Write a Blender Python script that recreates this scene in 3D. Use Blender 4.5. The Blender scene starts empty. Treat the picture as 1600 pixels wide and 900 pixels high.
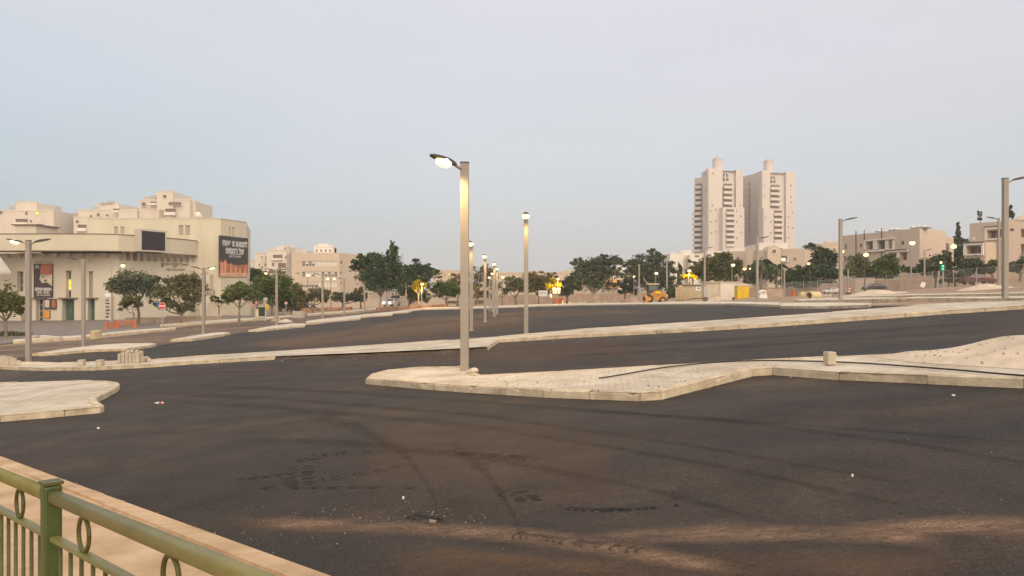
import bpy, bmesh, math, random
import numpy as np
from mathutils import Vector, Matrix
from mathutils.geometry import delaunay_2d_cdt

R = math.radians
rnd = random.Random(7)
SC = bpy.context.scene
COL = SC.collection

# ------------------------------------------------------------------ camera
F = 1256.0            # focal length in pixels of the 1600 px wide photograph
CH = 2.0              # camera height
cam = bpy.data.cameras.new("camera")
cam.sensor_width = 36.0
cam.lens = F / 1600.0 * 36.0
cam.clip_start = 0.05
cam.clip_end = 5000.0
cam_o = bpy.data.objects.new("camera", cam)
COL.objects.link(cam_o)
cam_o.location = (0, 0, CH)
cam_o.rotation_euler = (R(90), 0, 0)
SC.camera = cam_o

# ------------------------------------------------------------------ sky, sun, exposure
SUN_EL, SUN_AZ = 26.0, 158.0      # azimuth clockwise from +Y: behind the camera, to the right
world = bpy.data.worlds.new("World")
SC.world = world
world.use_nodes = True
wn, wl = world.node_tree.nodes, world.node_tree.links
wn.clear()
wo = wn.new("ShaderNodeOutputWorld")
bg = wn.new("ShaderNodeBackground")
bg.inputs["Strength"].default_value = 0.1
sky = wn.new("ShaderNodeTexSky")
sky.sky_type = 'NISHITA'
sky.sun_disc = False
sky.sun_elevation = R(SUN_EL)
sky.sun_rotation = R(SUN_AZ)
sky.altitude = 300
sky.air_density = 1.0
sky.dust_density = 3.0
sky.ozone_density = 1.5
# thin even overcast veil of a dusk sky mixed over the clear sky
tc = wn.new("ShaderNodeTexCoord")
sep = wn.new("ShaderNodeSeparateXYZ")
wl.new(tc.outputs["Generated"], sep.inputs[0])
ramp = wn.new("ShaderNodeValToRGB")
er = ramp.color_ramp
er.interpolation = 'B_SPLINE'
er.elements[0].position = 0.0
er.elements[0].color = (0.610, 0.585, 0.572, 1)
er.elements[1].position = 1.0
er.elements[1].color = (1.0, 0.97, 0.96, 1)
for p, c in ((0.05, (0.580, 0.580, 0.590)), (0.11, (0.570, 0.590, 0.605)), (0.20, (0.612, 0.610, 0.640)), (0.34, (0.665, 0.652, 0.685)), (0.46, (0.72, 0.71, 0.72))):
    e = er.elements.new(p)
    e.color = (*c, 1)
wl.new(sep.outputs["Z"], ramp.inputs[0])
# the sky is bluer towards the left of the view (away from the brightening east)
mr = wn.new("ShaderNodeMapRange")
mr.inputs["From Min"].default_value = -0.05
mr.inputs["From Max"].default_value = -0.60
wl.new(sep.outputs["X"], mr.inputs["Value"])
mz = wn.new("ShaderNodeMapRange")
mz.inputs["From Min"].default_value = 0.42
mz.inputs["From Max"].default_value = 0.08
wl.new(sep.outputs["Z"], mz.inputs["Value"])
mm = wn.new("ShaderNodeMath"); mm.operation = 'MULTIPLY'
wl.new(mr.outputs[0], mm.inputs[0]); wl.new(mz.outputs[0], mm.inputs[1])
blue = wn.new("ShaderNodeMix"); blue.data_type = 'RGBA'; blue.blend_type = 'MULTIPLY'
wl.new(mm.outputs[0], blue.inputs[0])
wl.new(ramp.outputs[0], blue.inputs[6])
blue.inputs[7].default_value = (0.74, 0.865, 0.93, 1)
veil = wn.new("ShaderNodeMix"); veil.data_type = 'RGBA'; veil.blend_type = 'MULTIPLY'
veil.inputs[0].default_value = 1.0
glow = wn.new("ShaderNodeMix"); glow.data_type = 'RGBA'; glow.blend_type = 'MULTIPLY'
gy = wn.new("ShaderNodeMapRange")
gy.inputs["From Min"].default_value = 0.05; gy.inputs["From Max"].default_value = -0.9
wl.new(sep.outputs["Y"], gy.inputs["Value"]); wl.new(gy.outputs[0], glow.inputs[0])
wl.new(blue.outputs[2], glow.inputs[6]); glow.inputs[7].default_value = (2.1, 1.84, 1.52, 1)
cn = wn.new("ShaderNodeTexNoise"); cn.inputs["Scale"].default_value = 2.2; cn.inputs["Detail"].default_value = 5; cn.inputs["Roughness"].default_value = 0.55
cmap = wn.new("ShaderNodeMapping"); cmap.inputs["Scale"].default_value = (1.0, 1.0, 5.0); cmap.inputs["Rotation"].default_value = (0.0, 0.12, 0.0)
wl.new(tc.outputs["Generated"], cmap.inputs[0]); wl.new(cmap.outputs[0], cn.inputs["Vector"])
cr_ = wn.new("ShaderNodeMapRange"); cr_.inputs["From Min"].default_value = 0.3; cr_.inputs["From Max"].default_value = 0.7
cr_.inputs["To Min"].default_value = 0.965; cr_.inputs["To Max"].default_value = 1.035
wl.new(cn.outputs[0], cr_.inputs["Value"])
cl = wn.new("ShaderNodeMix"); cl.data_type = 'RGBA'; cl.blend_type = 'MULTIPLY'; cl.inputs[0].default_value = 1.0
cc_ = wn.new("ShaderNodeCombineColor")
for i_ in range(3): wl.new(cr_.outputs[0], cc_.inputs[i_])
wl.new(glow.outputs[2], cl.inputs[6]); wl.new(cc_.outputs[0], cl.inputs[7])
wl.new(cl.outputs[2], veil.inputs[6])
VEIL = 3.3
veil.inputs[7].default_value = (VEIL, VEIL, VEIL, 1)
mixs = wn.new("ShaderNodeMix"); mixs.data_type = 'RGBA'
mixs.inputs[0].default_value = 0.94
wl.new(sky.outputs[0], mixs.inputs[6])
wl.new(veil.outputs[2], mixs.inputs[7])
wl.new(mixs.outputs[2], bg.inputs["Color"])
wl.new(bg.outputs[0], wo.inputs[0])

sun = bpy.data.lights.new("sun", 'SUN')
sun.energy = 0.55
sun.angle = R(50)
sun.color = (1.0, 0.84, 0.64)
sun_o = bpy.data.objects.new("sun", sun)
COL.objects.link(sun_o)
sd = Vector((math.sin(R(SUN_AZ)) * math.cos(R(SUN_EL)), math.cos(R(SUN_AZ)) * math.cos(R(SUN_EL)), math.sin(R(SUN_EL))))
sun_o.rotation_euler = (-sd).to_track_quat('-Z', 'Y').to_euler()
sun_o.location = sd * 60

SC.view_settings.view_transform = 'Standard'
SC.view_settings.look = 'None'
SC.view_settings.gamma = 1.0
SC.view_settings.use_curve_mapping = False
SC.view_settings.exposure = 1.80
SC.render.engine = 'CYCLES'

# ------------------------------------------------------------------ helpers
QC = (3.66921712e-01, 8.39425982e-02, -7.44133022e-03, 2.44632588e-04, -4.78362604e-04, -1.57251236e-05)

def gz(x, y):
    """height of the ground: the car park tilts down to the left and away"""
    x = min(max(x, -62.0), 88.0)
    y = min(max(y, -8.0), 150.0)
    return QC[0] + QC[1]*x + QC[2]*y + QC[3]*x*x + QC[4]*x*y + QC[5]*y*y

def G(px, py, off=0.0):
    """point of the ground seen at a photograph pixel"""
    u, v = (px - 800.0) / F, (450.0 - py) / F
    t, h0 = 1.2, None
    while t < 600:
        h = CH + v*t - gz(u*t, t) - off
        if h <= 0:
            break
        t0 = t
        t *= 1.03
    else:
        t = 600
        return Vector((u*t, t, gz(u*t, t) + off))
    a, b = t / 1.03, t
    for _ in range(40):
        m = (a + b) / 2
        if CH + v*m - gz(u*m, m) - off > 0: a = m
        else: b = m
    return Vector((u*b, b, gz(u*b, b) + off))

def P(px, py, D):
    return Vector(((px - 800.0) / F * D, D, CH + (450.0 - py) / F * D))

def Gd(px, D):
    x = (px - 800.0) / F * D
    return Vector((x, D, gz(x, D)))

class MB:
    def __init__(s):
        s.v, s.f, s.m = [], [], []
    def add(s, vs, fs, m=0):
        o = len(s.v)
        s.v += [tuple(p) for p in vs]
        s.f += [tuple(i + o for i in f) for f in fs]
        s.m += [m] * len(fs)
        return s
    def box(s, x0, x1, y0, y1, z0, z1, m=0):
        return s.add([(x0,y0,z0),(x1,y0,z0),(x1,y1,z0),(x0,y1,z0),(x0,y0,z1),(x1,y0,z1),(x1,y1,z1),(x0,y1,z1)],
              [(0,3,2,1),(4,5,6,7),(0,1,5,4),(1,2,6,5),(2,3,7,6),(3,0,4,7)], m)
    def obox(s, c, sx, sy, sz, rot=0.0, m=0, tilt=None):
        M = Matrix.Rotation(rot, 3, 'Z')
        if tilt: M = M @ Matrix.Rotation(tilt[0], 3, 'X') @ Matrix.Rotation(tilt[1], 3, 'Y')
        c = Vector(c)
        vs = [c + M @ Vector((x*sx/2, y*sy/2, z*sz/2)) for z in (-1,1) for x, y in ((-1,-1),(1,-1),(1,1),(-1,1))]
        return s.add(vs, [(0,3,2,1),(4,5,6,7),(0,1,5,4),(1,2,6,5),(2,3,7,6),(3,0,4,7)], m)
    def tube(s, pts, rad, n=8, m=0, cap=True):
        pts = [Vector(p) for p in pts]
        if not hasattr(rad, '__len__'): rad = [rad] * len(pts)
        rings = []
        ref = None
        for i, p in enumerate(pts):
            d = (pts[min(i+1, len(pts)-1)] - pts[max(i-1, 0)]).normalized()
            if ref is None:
                ref = Vector((0,0,1)) if abs(d.z) < 0.9 else Vector((1,0,0))
            a = d.cross(ref)
            if a.length < 1e-4: a = d.cross(Vector((0,1,0)))
            a.normalize()
            b = d.cross(a).normalized()
            rings.append([p + (a*math.cos(2*math.pi*k/n) + b*math.sin(2*math.pi*k/n)) * rad[i] for k in range(n)])
        o = 0
        vs = [q for r in rings for q in r]
        fs = []
        for i in range(len(pts)-1):
            for k in range(n):
                k2 = (k+1) % n
                fs.append((i*n+k, i*n+k2, (i+1)*n+k2, (i+1)*n+k))
        if cap:
            fs.append(tuple(range(n-1, -1, -1)))
            fs.append(tuple((len(pts)-1)*n + k for k in range(n)))
        return s.add(vs, fs, m)
    def cyl(s, p0, p1, r0, r1=None, n=12, m=0):
        return s.tube([p0, p1], [r0, r0 if r1 is None else r1], n, m)
    def ell(s, c, rx, ry, rz, nu=12, nv=8, m=0, half=False):
        vs, fs = [], []
        for j in range(nv+1):
            th = (math.pi/2 if half else math.pi) * j / nv
            for i in range(nu):
                ph = 2*math.pi*i/nu
                vs.append((c[0]+rx*math.sin(th)*math.cos(ph), c[1]+ry*math.sin(th)*math.sin(ph), c[2]+rz*math.cos(th)))
        for j in range(nv):
            for i in range(nu):
                i2 = (i+1) % nu
                fs.append((j*nu+i, (j+1)*nu+i, (j+1)*nu+i2, j*nu+i2))
        return s.add(vs, fs, m)
    def prism(s, poly, z0, z1, m=0):
        n = len(poly)
        a = sum(poly[i][0]*poly[(i+1)%n][1] - poly[(i+1)%n][0]*poly[i][1] for i in range(n))
        if a < 0: poly = poly[::-1]
        vs = [(p[0], p[1], z0) for p in poly] + [(p[0], p[1], z1) for p in poly]
        fs = [tuple(range(n-1,-1,-1)), tuple(range(n, 2*n))] + [(i, (i+1)%n, n+(i+1)%n, n+i) for i in range(n)]
        return s.add(vs, fs, m)
    def build(s, name, mats, parent=None, org=None, smooth=False, bevel=0.0, link=True):
        me = bpy.data.meshes.new(name)
        vs = s.v
        if org is None and parent is not None and parent.name in ROOTLOC:
            org = ROOTLOC[parent.name]
        if org is not None:
            vs = [(a-org[0], b-org[1], c-org[2]) for a, b, c in vs]
        me.from_pydata(vs, [], s.f)
        if not isinstance(mats, (list, tuple)): mats = [mats]
        for mt in mats: me.materials.append(mt)
        if len(mats) > 1: me.polygons.foreach_set("material_index", s.m)
        if smooth: me.polygons.foreach_set("use_smooth", [True]*len(s.f))
        me.update()
        o = bpy.data.objects.new(name, me)
        COL.objects.link(o)
        if parent is not None:
            o.parent = parent
            if parent.name in ROOTLOC: ROOTLOC[o.name] = ROOTLOC[parent.name]
        if bevel:
            b = o.modifiers.new("bevel", 'BEVEL')
            b.width = bevel; b.segments = 2; b.limit_method = 'ANGLE'
        return o

ROOTLOC = {}   # things whose parts are written in world coordinates

def tag(o, label=None, cat=None, group=None, kind=None):
    if label: o["label"] = label
    if cat: o["category"] = cat
    if group: o["group"] = group
    if kind: o["kind"] = kind
    return o

def thing(name, label, cat, loc, rot=0.0, group=None, world=False, scale=1.0):
    o = bpy.data.objects.new(name, None)
    o.empty_display_size = 0.3
    COL.objects.link(o)
    o.location = loc
    o.rotation_euler = (0, 0, rot)
    o.scale = (scale,)*3
    if world: ROOTLOC[o.name] = tuple(loc)
    return tag(o, label, cat, group)

def dup(root, loc, rot=None, label=None, scale=None):
    r = root.copy(); COL.objects.link(r); r.location = loc
    if rot is not None: r.rotation_euler = (0, 0, rot)
    if scale is not None: r.scale = (scale,)*3
    if label: r["label"] = label
    for ch in list(root.children):
        c = ch.copy(); COL.objects.link(c); c.parent = r
        for g in list(ch.children):
            d = g.copy(); COL.objects.link(d); d.parent = c
    return r

# ------------------------------------------------------------------ materials
def mat(name, rgb, rough=0.8, var=0.18, scale=3.0, bump=0.0, metal=0.0, spec=0.3, stretch=(1,1,1), tint=None, emit=None, estr=0.0):
    m = bpy.data.materials.new(name)
    m.use_nodes = True
    nt = m.node_tree; N = nt.nodes; L = nt.links
    b = N["Principled BSDF"]
    b.inputs["Roughness"].default_value = rough
    b.inputs["Metallic"].default_value = metal
    b.inputs["Specular IOR Level"].default_value = spec
    if var > 0 or bump > 0:
        t = N.new("ShaderNodeTexCoord"); mp = N.new("ShaderNodeMapping")
        mp.inputs["Scale"].default_value = stretch
        L.new(t.outputs["Object"], mp.inputs[0])
        no = N.new("ShaderNodeTexNoise")
        no.inputs["Scale"].default_value = scale; no.inputs["Detail"].default_value = 6; no.inputs["Roughness"].default_value = 0.65
        L.new(mp.outputs[0], no.inputs["Vector"])
        cr = N.new("ShaderNodeValToRGB")
        t2 = tint or (1, 1, 1)
        cr.color_ramp.elements[0].position = 0.3; cr.color_ramp.elements[1].position = 0.7
        cr.color_ramp.elements[0].color = tuple(c*(1-var)*k for c, k in zip(rgb, t2)) + (1,)
        cr.color_ramp.elements[1].color = tuple(min(1, c*(1+var)) for c in rgb) + (1,)
        L.new(no.outputs[0], cr.inputs[0]); L.new(cr.outputs[0], b.inputs["Base Color"])
        if bump > 0:
            n2 = N.new("ShaderNodeTexNoise"); n2.inputs["Scale"].default_value = scale*12; n2.inputs["Detail"].default_value = 4
            L.new(mp.outputs[0], n2.inputs["Vector"])
            bp = N.new("ShaderNodeBump"); bp.inputs["Strength"].default_value = bump; bp.inputs["Distance"].default_value = 0.02
            L.new(n2.outputs[0], bp.inputs["Height"]); L.new(bp.outputs[0], b.inputs["Normal"])
    else:
        b.inputs["Base Color"].default_value = (*rgb, 1)
    if emit:
        b.inputs["Emission Color"].default_value = (*emit, 1)
        b.inputs["Emission Strength"].default_value = estr
    return m

def leaf_mat(name, dark, light):
    m = bpy.data.materials.new(name); m.use_nodes = True
    nt = m.node_tree; N = nt.nodes; L = nt.links
    b = N["Principled BSDF"]; b.inputs["Roughness"].default_value = 0.7; b.inputs["Specular IOR Level"].default_value = 0.15
    g = N.new("ShaderNodeNewGeometry")
    t = N.new("ShaderNodeTexCoord"); no = N.new("ShaderNodeTexNoise"); no.inputs["Scale"].default_value = 0.7; no.inputs["Detail"].default_value = 3
    L.new(t.outputs["Object"], no.inputs["Vector"])
    ad = N.new("ShaderNodeMath"); ad.operation = 'MULTIPLY_ADD'
    L.new(g.outputs["Random Per Island"], ad.inputs[0]); ad.inputs[1].default_value = 0.55
    sb = N.new("ShaderNodeMath"); sb.operation = 'MULTIPLY_ADD'; sb.inputs[1].default_value = 1.5; sb.inputs[2].default_value = -0.5
    L.new(no.outputs[0], sb.inputs[0]); L.new(sb.outputs[0], ad.inputs[2])
    cr = N.new("ShaderNodeValToRGB"); cr.color_ramp.elements[0].color = (*dark, 1); cr.color_ramp.elements[1].color = (*light, 1)
    cr.color_ramp.elements[0].position = 0.15; cr.color_ramp.elements[1].position = 0.9
    L.new(ad.outputs[0], cr.inputs[0])
    oi = N.new("ShaderNodeObjectInfo"); hs = N.new("ShaderNodeHueSaturation")
    def mrg(a, b_):
        q = N.new("ShaderNodeMapRange"); q.inputs["To Min"].default_value = a; q.inputs["To Max"].default_value = b_; L.new(oi.outputs["Random"], q.inputs["Value"]); return q.outputs[0]
    L.new(mrg(0.485, 0.525), hs.inputs["Hue"]); L.new(mrg(0.95, 1.35), hs.inputs["Saturation"]); L.new(mrg(1.5, 1.05), hs.inputs["Value"])
    L.new(cr.outputs[0], hs.inputs["Color"]); L.new(hs.outputs[0], b.inputs["Base Color"])
    tr = N.new("ShaderNodeBsdfTranslucent"); L.new(hs.outputs[0], tr.inputs[0])
    mx = N.new("ShaderNodeMixShader"); mx.inputs[0].default_value = 0.2
    L.new(b.outputs[0], mx.inputs[1]); L.new(tr.outputs[0], mx.inputs[2]); L.new(mx.outputs[0], N["Material Output"].inputs[0])
    return m

def asphalt_mat(name, rgb, dust, dust_amt, streak_rot=0.0):
    """fine stone grain, rolled-in lane streaks, blown dust in broad uneven patches"""
    m = bpy.data.materials.new(name); m.use_nodes = True
    nt = m.node_tree; N = nt.nodes; L = nt.links
    b = N["Principled BSDF"]; b.inputs["Specular IOR Level"].default_value = 0.22
    t = N.new("ShaderNodeTexCoord")
    def noise(scale, detail, stretch=(1,1,1), rot=0.0, rough=0.6):
        mp = N.new("ShaderNodeMapping"); mp.inputs["Scale"].default_value = stretch; mp.inputs["Rotation"].default_value = (0,0,rot)
        L.new(t.outputs["Object"], mp.inputs[0])
        n = N.new("ShaderNodeTexNoise"); n.inputs["Scale"].default_value = scale; n.inputs["Detail"].default_value = detail; n.inputs["Roughness"].default_value = rough
        L.new(mp.outputs[0], n.inputs["Vector"]); return n.outputs[0]
    grain = noise(70, 3); stone = noise(24, 5, rough=0.75); patch = noise(0.16, 8, (1.0, 1.5, 1), streak_rot); streak = noise(0.35, 6, (0.10, 1.6, 1), streak_rot); mid = noise(1.3, 6)
    def rng(x, a, b_, c, d):
        r = N.new("ShaderNodeMapRange"); L.new(x, r.inputs["Value"])
        for k, v_ in zip(("From Min","From Max","To Min","To Max"), (a,b_,c,d)): r.inputs[k].default_value = v_
        return r.outputs[0]
    def math_(op, x, y):
        q = N.new("ShaderNodeMath"); q.operation = op
        for i, w in enumerate((x, y)):
            if isinstance(w, (int, float)): q.inputs[i].default_value = w
            else: L.new(w, q.inputs[i])
        return q.outputs[0]
    d = math_('ADD', rng(patch, 0.40, 0.66, 0, 0.8), rng(streak, 0.42, 0.70, 0, 0.9))
    d = math_('MULTIPLY', d, rng(mid, 0.25, 0.7, 0.45, 1.0))
    d = math_('ADD', math_('MULTIPLY', d, dust_amt), dust_amt*0.12)
    mx = N.new("ShaderNodeMix"); mx.data_type = 'RGBA'
    L.new(d, mx.inputs[0]); mx.inputs[6].default_value = (*rgb, 1); mx.inputs[7].default_value = (*dust, 1)
    g2 = N.new("ShaderNodeMix"); g2.data_type = 'RGBA'; g2.blend_type = 'MULTIPLY'; g2.inputs[0].default_value = 1
    gc = N.new("ShaderNodeCombineColor")
    gv = math_('MULTIPLY', math_('MULTIPLY', rng(grain, 0.3, 0.7, 0.55, 1.45), rng(stone, 0.32, 0.7, 0.6, 1.5)), rng(mid, 0.3, 0.7, 0.78, 1.22))
    for i in range(3): L.new(gv, gc.inputs[i])
    vo = N.new("ShaderNodeTexVoronoi"); vo.inputs["Scale"].default_value = 62; L.new(t.outputs["Object"], vo.inputs["Vector"])
    vs_ = N.new("ShaderNodeSeparateColor"); L.new(vo.outputs["Color"], vs_.inputs[0])
    agg = math_('MULTIPLY', rng(vs_.outputs[0], 0.80, 0.95, 0, 1), rng(vo.outputs["Distance"], 0.42, 0.25, 0, 1))
    ag = N.new("ShaderNodeMix"); ag.data_type = 'RGBA'; L.new(math_('MULTIPLY', agg, 0.75), ag.inputs[0]); L.new(mx.outputs[2], ag.inputs[6]); ag.inputs[7].default_value = (0.105, 0.086, 0.07, 1)
    L.new(ag.outputs[2], g2.inputs[6]); L.new(gc.outputs[0], g2.inputs[7]); L.new(g2.outputs[2], b.inputs["Base Color"])
    L.new(rng(streak, 0.3, 0.7, 0.62, 0.86), b.inputs["Roughness"])
    bp = N.new("ShaderNodeBump"); bp.inputs["Strength"].default_value = 0.55; bp.inputs["Distance"].default_value = 0.012
    L.new(math_('ADD', math_('MULTIPLY', grain, 0.5), stone), bp.inputs["Height"]); L.new(bp.outputs[0], b.inputs["Normal"])
    return m

def paver_mat(name, rgb, sx=0.2, sy=0.1):
    """small interlocking concrete pavers with sanded joints, speckled with grit"""
    m = bpy.data.materials.new(name); m.use_nodes = True
    nt = m.node_tree; N = nt.nodes; L = nt.links
    b = N["Principled BSDF"]; b.inputs["Roughness"].default_value = 0.9; b.inputs["Specular IOR Level"].default_value = 0.2
    t = N.new("ShaderNodeTexCoord")
    mp = N.new("ShaderNodeMapping"); mp.inputs["Rotation"].default_value = (0, 0, 0.12); L.new(t.outputs["Object"], mp.inputs[0])
    br = N.new("ShaderNodeTexBrick")
    br.inputs["Scale"].default_value = 1.0; br.inputs["Brick Width"].default_value = sx; br.inputs["Row Height"].default_value = sy
    br.inputs["Mortar Size"].default_value = 0.006; br.inputs["Mortar Smooth"].default_value = 0.4
    br.inputs["Color1"].default_value = tuple(c*1.05 for c in rgb)+(1,); br.inputs["Color2"].default_value = tuple(c*0.90 for c in rgb)+(1,)
    br.inputs["Mortar"].default_value = tuple(c*0.62 for c in rgb)+(1,)
    L.new(mp.outputs[0], br.inputs["Vector"])
    no = N.new("ShaderNodeTexNoise"); no.inputs["Scale"].default_value = 0.8; no.inputs["Detail"].default_value = 8; no.inputs["Roughness"].default_value = 0.7
    L.new(t.outputs["Object"], no.inputs["Vector"])
    cr = N.new("ShaderNodeValToRGB"); cr.color_ramp.elements[0].position = 0.3; cr.color_ramp.elements[1].position = 0.62
    cr.color_ramp.elements[0].color = (0.60, 0.53, 0.44, 1); cr.color_ramp.elements[1].color = (1.04, 1.03, 1.0, 1)
    L.new(no.outputs[0], cr.inputs[0])
    mx = N.new("ShaderNodeMix"); mx.data_type = 'RGBA'; mx.blend_type = 'MULTIPLY'; mx.inputs[0].default_value = 1
    L.new(br.outputs[0], mx.inputs[6]); L.new(cr.outputs[0], mx.inputs[7]); L.new(mx.outputs[2], b.inputs["Base Color"])
    n2 = N.new("ShaderNodeTexNoise"); n2.inputs["Scale"].default_value = 30; L.new(t.outputs["Object"], n2.inputs["Vector"])
    bp = N.new("ShaderNodeBump"); bp.inputs["Strength"].default_value = 0.25; bp.inputs["Distance"].default_value = 0.01
    L.new(n2.outputs[0], bp.inputs["Height"]); L.new(bp.outputs[0], b.inputs["Normal"])
    return m

M = {}
M['dirt'] = mat("sandy earth", (0.30, 0.205, 0.135), 0.95, 0.35, 0.35, 0.4)
M['asphalt'] = asphalt_mat("new asphalt", (0.0130, 0.0108, 0.0095), (0.19, 0.12, 0.07), 0.23, 0.10)
M['oldroad'] = asphalt_mat("dusty old asphalt", (0.065, 0.046, 0.033), (0.24, 0.155, 0.095), 0.7, 0.12)
M['plaza'] = mat("grey plaza paving", (0.20, 0.165, 0.14), 0.85, 0.12, 0.6)
M['paver'] = paver_mat("pale concrete pavers", (0.60, 0.53, 0.44))
M['pavefar'] = mat("pale paving", (0.54, 0.47, 0.375), 0.9, 0.2, 0.5)
M['kerb'] = mat("kerb concrete", (0.50, 0.415, 0.30), 0.9, 0.32, 3.0, 0.6, tint=(1, 0.95, 0.88))
M['sand'] = mat("building sand", (0.54, 0.435, 0.325), 0.95, 0.18, 2.2, 0.5)
M['walk'] = mat("sandy sidewalk with lamp warmth", (0.48, 0.335, 0.205), 0.92, 0.22, 2.2, 0.4, tint=(1, .93, .84))  # orange-tan holds warm street-lamp light as well as the sandy colour
M['walkedge'] = mat("sidewalk kerb", (0.56, 0.39, 0.24), 0.92, 0.22, 5.0, 0.4)
M['pole'] = mat("painted lamp pole", (0.29, 0.25, 0.21), 0.5, 0.06, 1.5, spec=0.4)
M['head'] = mat("dark lamp head", (0.055, 0.052, 0.05), 0.5, 0.1)
M['lens'] = mat("lit lamp lens", (0.9, 0.85, 0.7), 0.4, 0, emit=(1.0, 0.70, 0.27), estr=0.80)
M['lensoff'] = mat("unlit lamp lens", (0.35, 0.34, 0.32), 0.2, 0)
M['oldlens'] = mat("lit amber lamp", (0.9, 0.8, 0.6), 0.4, 0, emit=(1.0, 0.66, 0.25), estr=0.75)
M['green'] = mat("olive green railing paint", (0.175, 0.152, 0.052), 0.40, 0.22, 6.0, 0.06, spec=0.4, tint=(0.95, 1.0, 0.7))
M['greenpost'] = mat("green post paint", (0.052, 0.076, 0.018), 0.42, 0.3, 5.0, 0.06, spec=0.5)
M['greendk'] = mat('dark olive railing paint', (0.085, 0.078, 0.022), 0.45, 0.3, 9.0)
M['rust'] = mat("worn rail cap", (0.16, 0.115, 0.07), 0.6, 0.3, 9.0)
M['cream'] = mat("cream render", (0.57, 0.505, 0.385), 0.9, 0.09, 0.5, stretch=(1, 1, 0.22))
M['cream2'] = mat("pale cream render", (0.56, 0.495, 0.395), 0.9, 0.09, 0.25, stretch=(1, 1, 0.22))
M['creamband'] = mat("beige band render", (0.55, 0.485, 0.375), 0.85, 0.07, 0.3)
M['white'] = mat("off white render", (0.62, 0.54, 0.45), 0.9, 0.07, 0.15, stretch=(1, 1, 0.22))
M['whiter'] = mat("white render", (0.70, 0.64, 0.56), 0.9, 0.06, 0.2)
M['brown'] = mat("brown stone block", (0.36, 0.27, 0.21), 0.9, 0.12, 0.3)
M['beige'] = mat("beige render", (0.54, 0.44, 0.34), 0.9, 0.07, 0.15, stretch=(1, 1, 0.22))
M['pink'] = mat("pinkish render", (0.55, 0.44, 0.35), 0.9, 0.07, 0.15, stretch=(1, 1, 0.22))
M['tower'] = mat("tower stone cladding", (0.60, 0.525, 0.465), 0.9, 0.05, 0.08, stretch=(1, 1, 0.22))
M['towerband'] = mat("tower balcony render", (0.62, 0.55, 0.49), 0.9, 0.05, 0.1)
M['stone'] = mat("low stone wall", (0.40, 0.29, 0.215), 0.95, 0.2, 0.8)
M['greyroof'] = mat("grey roof membrane", (0.42, 0.39, 0.35), 0.9, 0.1, 0.3)
M['glass'] = mat("dim window glass", (0.07, 0.06, 0.055), 0.15, 0.25, 0.8, spec=0.5)
M['glassg'] = mat("green tinted glazing", (0.09, 0.13, 0.10), 0.25, 0.2, 0.8, spec=0.5)
M['shutter'] = mat("pale roller shutter", (0.66, 0.60, 0.50), 0.7, 0.06, 2.0)
M['shutterd'] = mat("beige louvre", (0.36, 0.31, 0.235), 0.7, 0.1, 2.0)
M['frame'] = mat("window frame", (0.50, 0.44, 0.36), 0.6, 0.05)
M['shade'] = mat("brown trim and recess shade", (0.17, 0.125, 0.10), 0.9, 0.1)  # brown trim paint; in recesses and balconies shade is put into the colour
M['door'] = mat("green door leaf", (0.075, 0.115, 0.085), 0.5, 0.2, 1.0)
M['litwin'] = mat("lit yellow window", (0.8, 0.6, 0.1), 0.5, 0, emit=(1.0, 0.68, 0.08), estr=0.26)
M['screen'] = mat("switched off screen", (0.035, 0.027, 0.026), 0.35, 0.08, 1.0)
M['poster'] = mat("dark poster print", (0.055, 0.045, 0.042), 0.5, 0.1, 0.5)
M['posterw'] = mat("poster lettering", (0.50, 0.46, 0.44), 0.6, 0.05)
M['ink'] = mat("brown sign lettering", (0.20, 0.165, 0.125), 0.7, 0)
M['pink2'] = mat("poster orange print", (0.42, 0.15, 0.075), 0.6, 0.5, 1.1, stretch=(1, 1, 0.25))
M['skin'] = mat("poster pale print", (0.56, 0.33, 0.21), 0.6, 0.2, 1.2)
M['cap'] = mat("poster red print", (0.36, 0.12, 0.075), 0.6, 0.3, 1.5)
M['facep'] = mat("poster face print", (0.50, 0.42, 0.34), 0.6, 0.35, 1.3)
M['red'] = mat("red sign face", (0.55, 0.035, 0.03), 0.5, 0.05)
M['signw'] = mat("white sign face", (0.72, 0.70, 0.66), 0.5, 0.03)
M['blue'] = mat("blue sign face", (0.03, 0.09, 0.30), 0.5, 0.05)
M['orange'] = mat("orange barrier plastic", (0.50, 0.13, 0.05), 0.5, 0.15, 2.0)
M['mesh'] = mat("orange safety netting", (0.36, 0.19, 0.115), 0.8, 0.4, 1.5)
M['yellow'] = mat("yellow plastic", (0.66, 0.42, 0.012), 0.45, 0.06, 1.0)
M['loader'] = mat("dusty orange machine paint", (0.46, 0.21, 0.05), 0.55, 0.25, 1.5)
M['rubber'] = mat("dusty tyre rubber", (0.05, 0.042, 0.037), 0.9, 0.3, 3.0)
M['container'] = mat("tan painted container", (0.50, 0.40, 0.255), 0.7, 0.12, 0.7, stretch=(1, 1, 0.3))
M['tarp'] = mat("tan tarpaulin", (0.46, 0.35, 0.215), 0.8, 0.2, 1.0)
M['conc'] = mat("precast concrete", (0.44, 0.37, 0.28), 0.9, 0.15, 2.0, 0.2)
M['paleconc'] = mat("pale precast concrete", (0.54, 0.47, 0.36), 0.9, 0.12, 1.2)
M['pipe'] = mat("cream concrete pipe", (0.58, 0.46, 0.26), 0.85, 0.12, 1.0)
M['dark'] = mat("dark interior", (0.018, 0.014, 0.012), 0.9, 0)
M['steel'] = mat("galvanised steel", (0.38, 0.36, 0.33), 0.5, 0.1, 2.0, metal=0.3)
M['brownpost'] = mat("brown painted post", (0.12, 0.085, 0.06), 0.6, 0.1)
M['bark'] = mat("grey brown bark", (0.20, 0.155, 0.115), 0.95, 0.3, 3.0, 0.3)
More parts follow.
